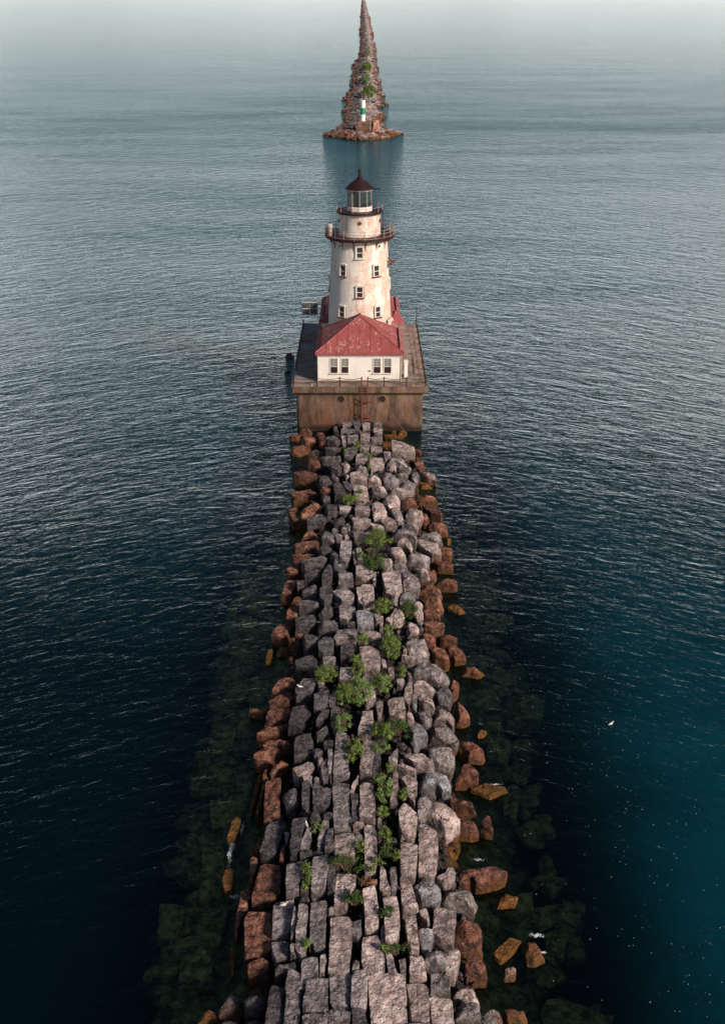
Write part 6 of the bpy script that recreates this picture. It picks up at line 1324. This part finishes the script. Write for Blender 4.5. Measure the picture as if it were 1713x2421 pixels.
# beacon
bx, by = .12, 413.2
blk = empty('beacon_plinth', (bx, by, 2.4), 'brown concrete plinth under the white and green beacon column', 'plinth')
b = MB(); b.box(bx-2.45, bx+2.55, by-2.4, by+2.4, .4, 4.0); b.build('block', CONC, blk)
b = MB(); b.box(bx-2.7, bx+2.8, by-2.65, by+2.65, 4.0, 4.7); b.build('cap', CONC, blk)
m = NT('beacon_paint'); z = m.sep(m.pos())[2]
g = m.math('MULTIPLY', m.math('GREATER_THAN', z, 7.0), m.math('LESS_THAN', z, 9.25))
m.bsdf(m.mix(g, (.80,.76,.72), (.0,.24,.10)), .5); BEAC = m.m
bc = empty('beacon_column', (bx, by, 4.7), 'white round beacon column with a green band on the distant breakwater tip', 'beacon')
b = MB(); b.lathe(bx, by, [(.95,4.72),(.95,4.9),(.88,4.92),(.88,11.7),(.92,11.72),(.92,11.85),(.3,11.9)], 28); b.build('column', BEAC, bc, True)
b = MB(); b.lathe(bx, by, [(.25,11.9),(.2,12.05),(.25,12.3),(.1,12.4)], 12); b.build('lamp', BLACK, bc, True)
m = NT('rusty_plaster'); p = m.pos(); z = m.sep(p)[2]
m.bsdf(m.mix(m.rng(m.noise(m.mapping(p, (1,1,.4)), 1.1, 5), .42, .55), (.55,.40,.32), (.28,.07,.03)), .8); RP = m.m
b = MB(); b.lathe(4.55, 414., [(1.5,1.0),(1.45,3.6),(1.4,4.8),(1.3,4.95)], 14); smart(b.build('rusty_tank', RP), 'pale rust streaked cylinder beside the beacon plinth on the far breakwater', 'tank')
plant(3.3, 552, 2.6, 3.4, 26, 4.6, 0, 'large green shrub thicket on the distant breakwater right behind the beacon', 'shrub_thicket', 'shrubs', leaf=.42, dens=1.5)
plant(2.2, 640, 2.8, 2.0, 20, 3.0, 2, 'thin green shrub strip on the distant breakwater between the two thickets', 'shrub_thicket', 'shrubs', leaf=.4, dens=1.)
plant(3.0, 735, 3.0, 3.0, 34, 3.6, 0, 'farther green shrub thicket on the distant breakwater near the picture top', 'shrub_thicket', 'shrubs', leaf=.5, dens=1.3)
plant(4.0, 930, 3.0, 2.0, 30, 2.6, 2, 'farthest small pale shrub strip on the distant breakwater at the picture top', 'shrub_thicket', 'shrubs', leaf=.5, dens=1.)

# ------------------------------------------------------------------ light, sky, camera
SUN_EL, SUN_AZ = R(30), R(131)      # azimuth clockwise from +Y: behind the camera, to the right
w = bpy.data.worlds.new('World'); bpy.context.scene.world = w; w.use_nodes = True
nt = w.node_tree; nt.nodes.clear()
sky = nt.nodes.new('ShaderNodeTexSky'); sky.sky_type = 'NISHITA'; sky.sun_disc = False
sky.sun_elevation = SUN_EL; sky.sun_rotation = SUN_AZ
sky.air_density = 1.0; sky.dust_density = 1.5; sky.ozone_density = 1.0
# thin bright haze and cloud towards the horizon
tc = nt.nodes.new('ShaderNodeTexCoord'); sp = nt.nodes.new('ShaderNodeSeparateXYZ'); nt.links.new(tc.outputs['Generated'], sp.inputs[0])
mr = nt.nodes.new('ShaderNodeMapRange'); mr.interpolation_type = 'SMOOTHSTEP'; nt.links.new(sp.outputs[2], mr.inputs[0])
for i, q in zip((1,2,3,4), (-.02, .12, 1., .0)): mr.inputs[i].default_value = q
mp = nt.nodes.new('ShaderNodeMapping'); mp.inputs['Scale'].default_value = (2.2, 2.2, 9.); nt.links.new(tc.outputs['Generated'], mp.inputs[0])
nz = nt.nodes.new('ShaderNodeTexNoise'); nz.inputs['Scale'].default_value = 1.; nz.inputs['Detail'].default_value = 5; nt.links.new(mp.outputs[0], nz.inputs['Vector'])
nr = nt.nodes.new('ShaderNodeMapRange'); nt.links.new(nz.outputs[0], nr.inputs[0])
for i, q in zip((1,2,3,4), (.36, .62, .55, 1.)): nr.inputs[i].default_value = q
mu = nt.nodes.new('ShaderNodeMath'); mu.operation = 'MULTIPLY'; nt.links.new(mr.outputs[0], mu.inputs[0]); nt.links.new(nr.outputs[0], mu.inputs[1])
mc = nt.nodes.new('ShaderNodeMix'); mc.data_type = 'RGBA'; nt.links.new(mu.outputs[0], mc.inputs[0]); nt.links.new(sky.outputs[0], mc.inputs[6]); mc.inputs[7].default_value = (24.0, 22.2, 21.6, 1)
n2 = nt.nodes.new('ShaderNodeMapRange'); n2.interpolation_type = 'SMOOTHSTEP'; nt.links.new(sp.outputs[2], n2.inputs[0])
for i, q in zip((1,2,3,4), (-.01, .075, 1., 0.)): n2.inputs[i].default_value = q
m4 = nt.nodes.new('ShaderNodeMix'); m4.data_type = 'RGBA'; nt.links.new(n2.outputs[0], m4.inputs[0]); m4.inputs[6].default_value = (5.0, 5.0, 5.2, 1); m4.inputs[7].default_value = (74., 58., 54., 1)
nt.links.new(m4.outputs[2], mc.inputs[7])
bg = nt.nodes.new('ShaderNodeBackground'); bg.inputs[1].default_value = .06
nt.links.new(mc.outputs[2], bg.inputs[0])
ou = nt.nodes.new('ShaderNodeOutputWorld'); nt.links.new(bg.outputs[0], ou.inputs[0])
sd = bpy.data.lights.new('sun', 'SUN'); sd.energy = 5.0; sd.angle = R(8); sd.color = (1., .87, .76)
so = bpy.data.objects.new('sun', sd); C.objects.link(so)
d = Vector((math.sin(SUN_AZ)*math.cos(SUN_EL), math.cos(SUN_AZ)*math.cos(SUN_EL), math.sin(SUN_EL)))
so.rotation_euler = d.to_track_quat('Z', 'Y').to_euler()
cd = bpy.data.cameras.new('camera'); cd.sensor_fit = 'VERTICAL'; cd.sensor_height = 24; cd.lens = 2548/2421*24
cd.clip_start = .5; cd.clip_end = 100000
co = bpy.data.objects.new('camera', cd); C.objects.link(co); co.location = (0, 0, 47); co.rotation_euler = (R(90-25.78), 0, 0)
sc = bpy.context.scene; sc.camera = co
sc.view_settings.view_transform = 'Standard'; sc.view_settings.look = 'None'; sc.view_settings.exposure = 0; sc.view_settings.gamma = 1
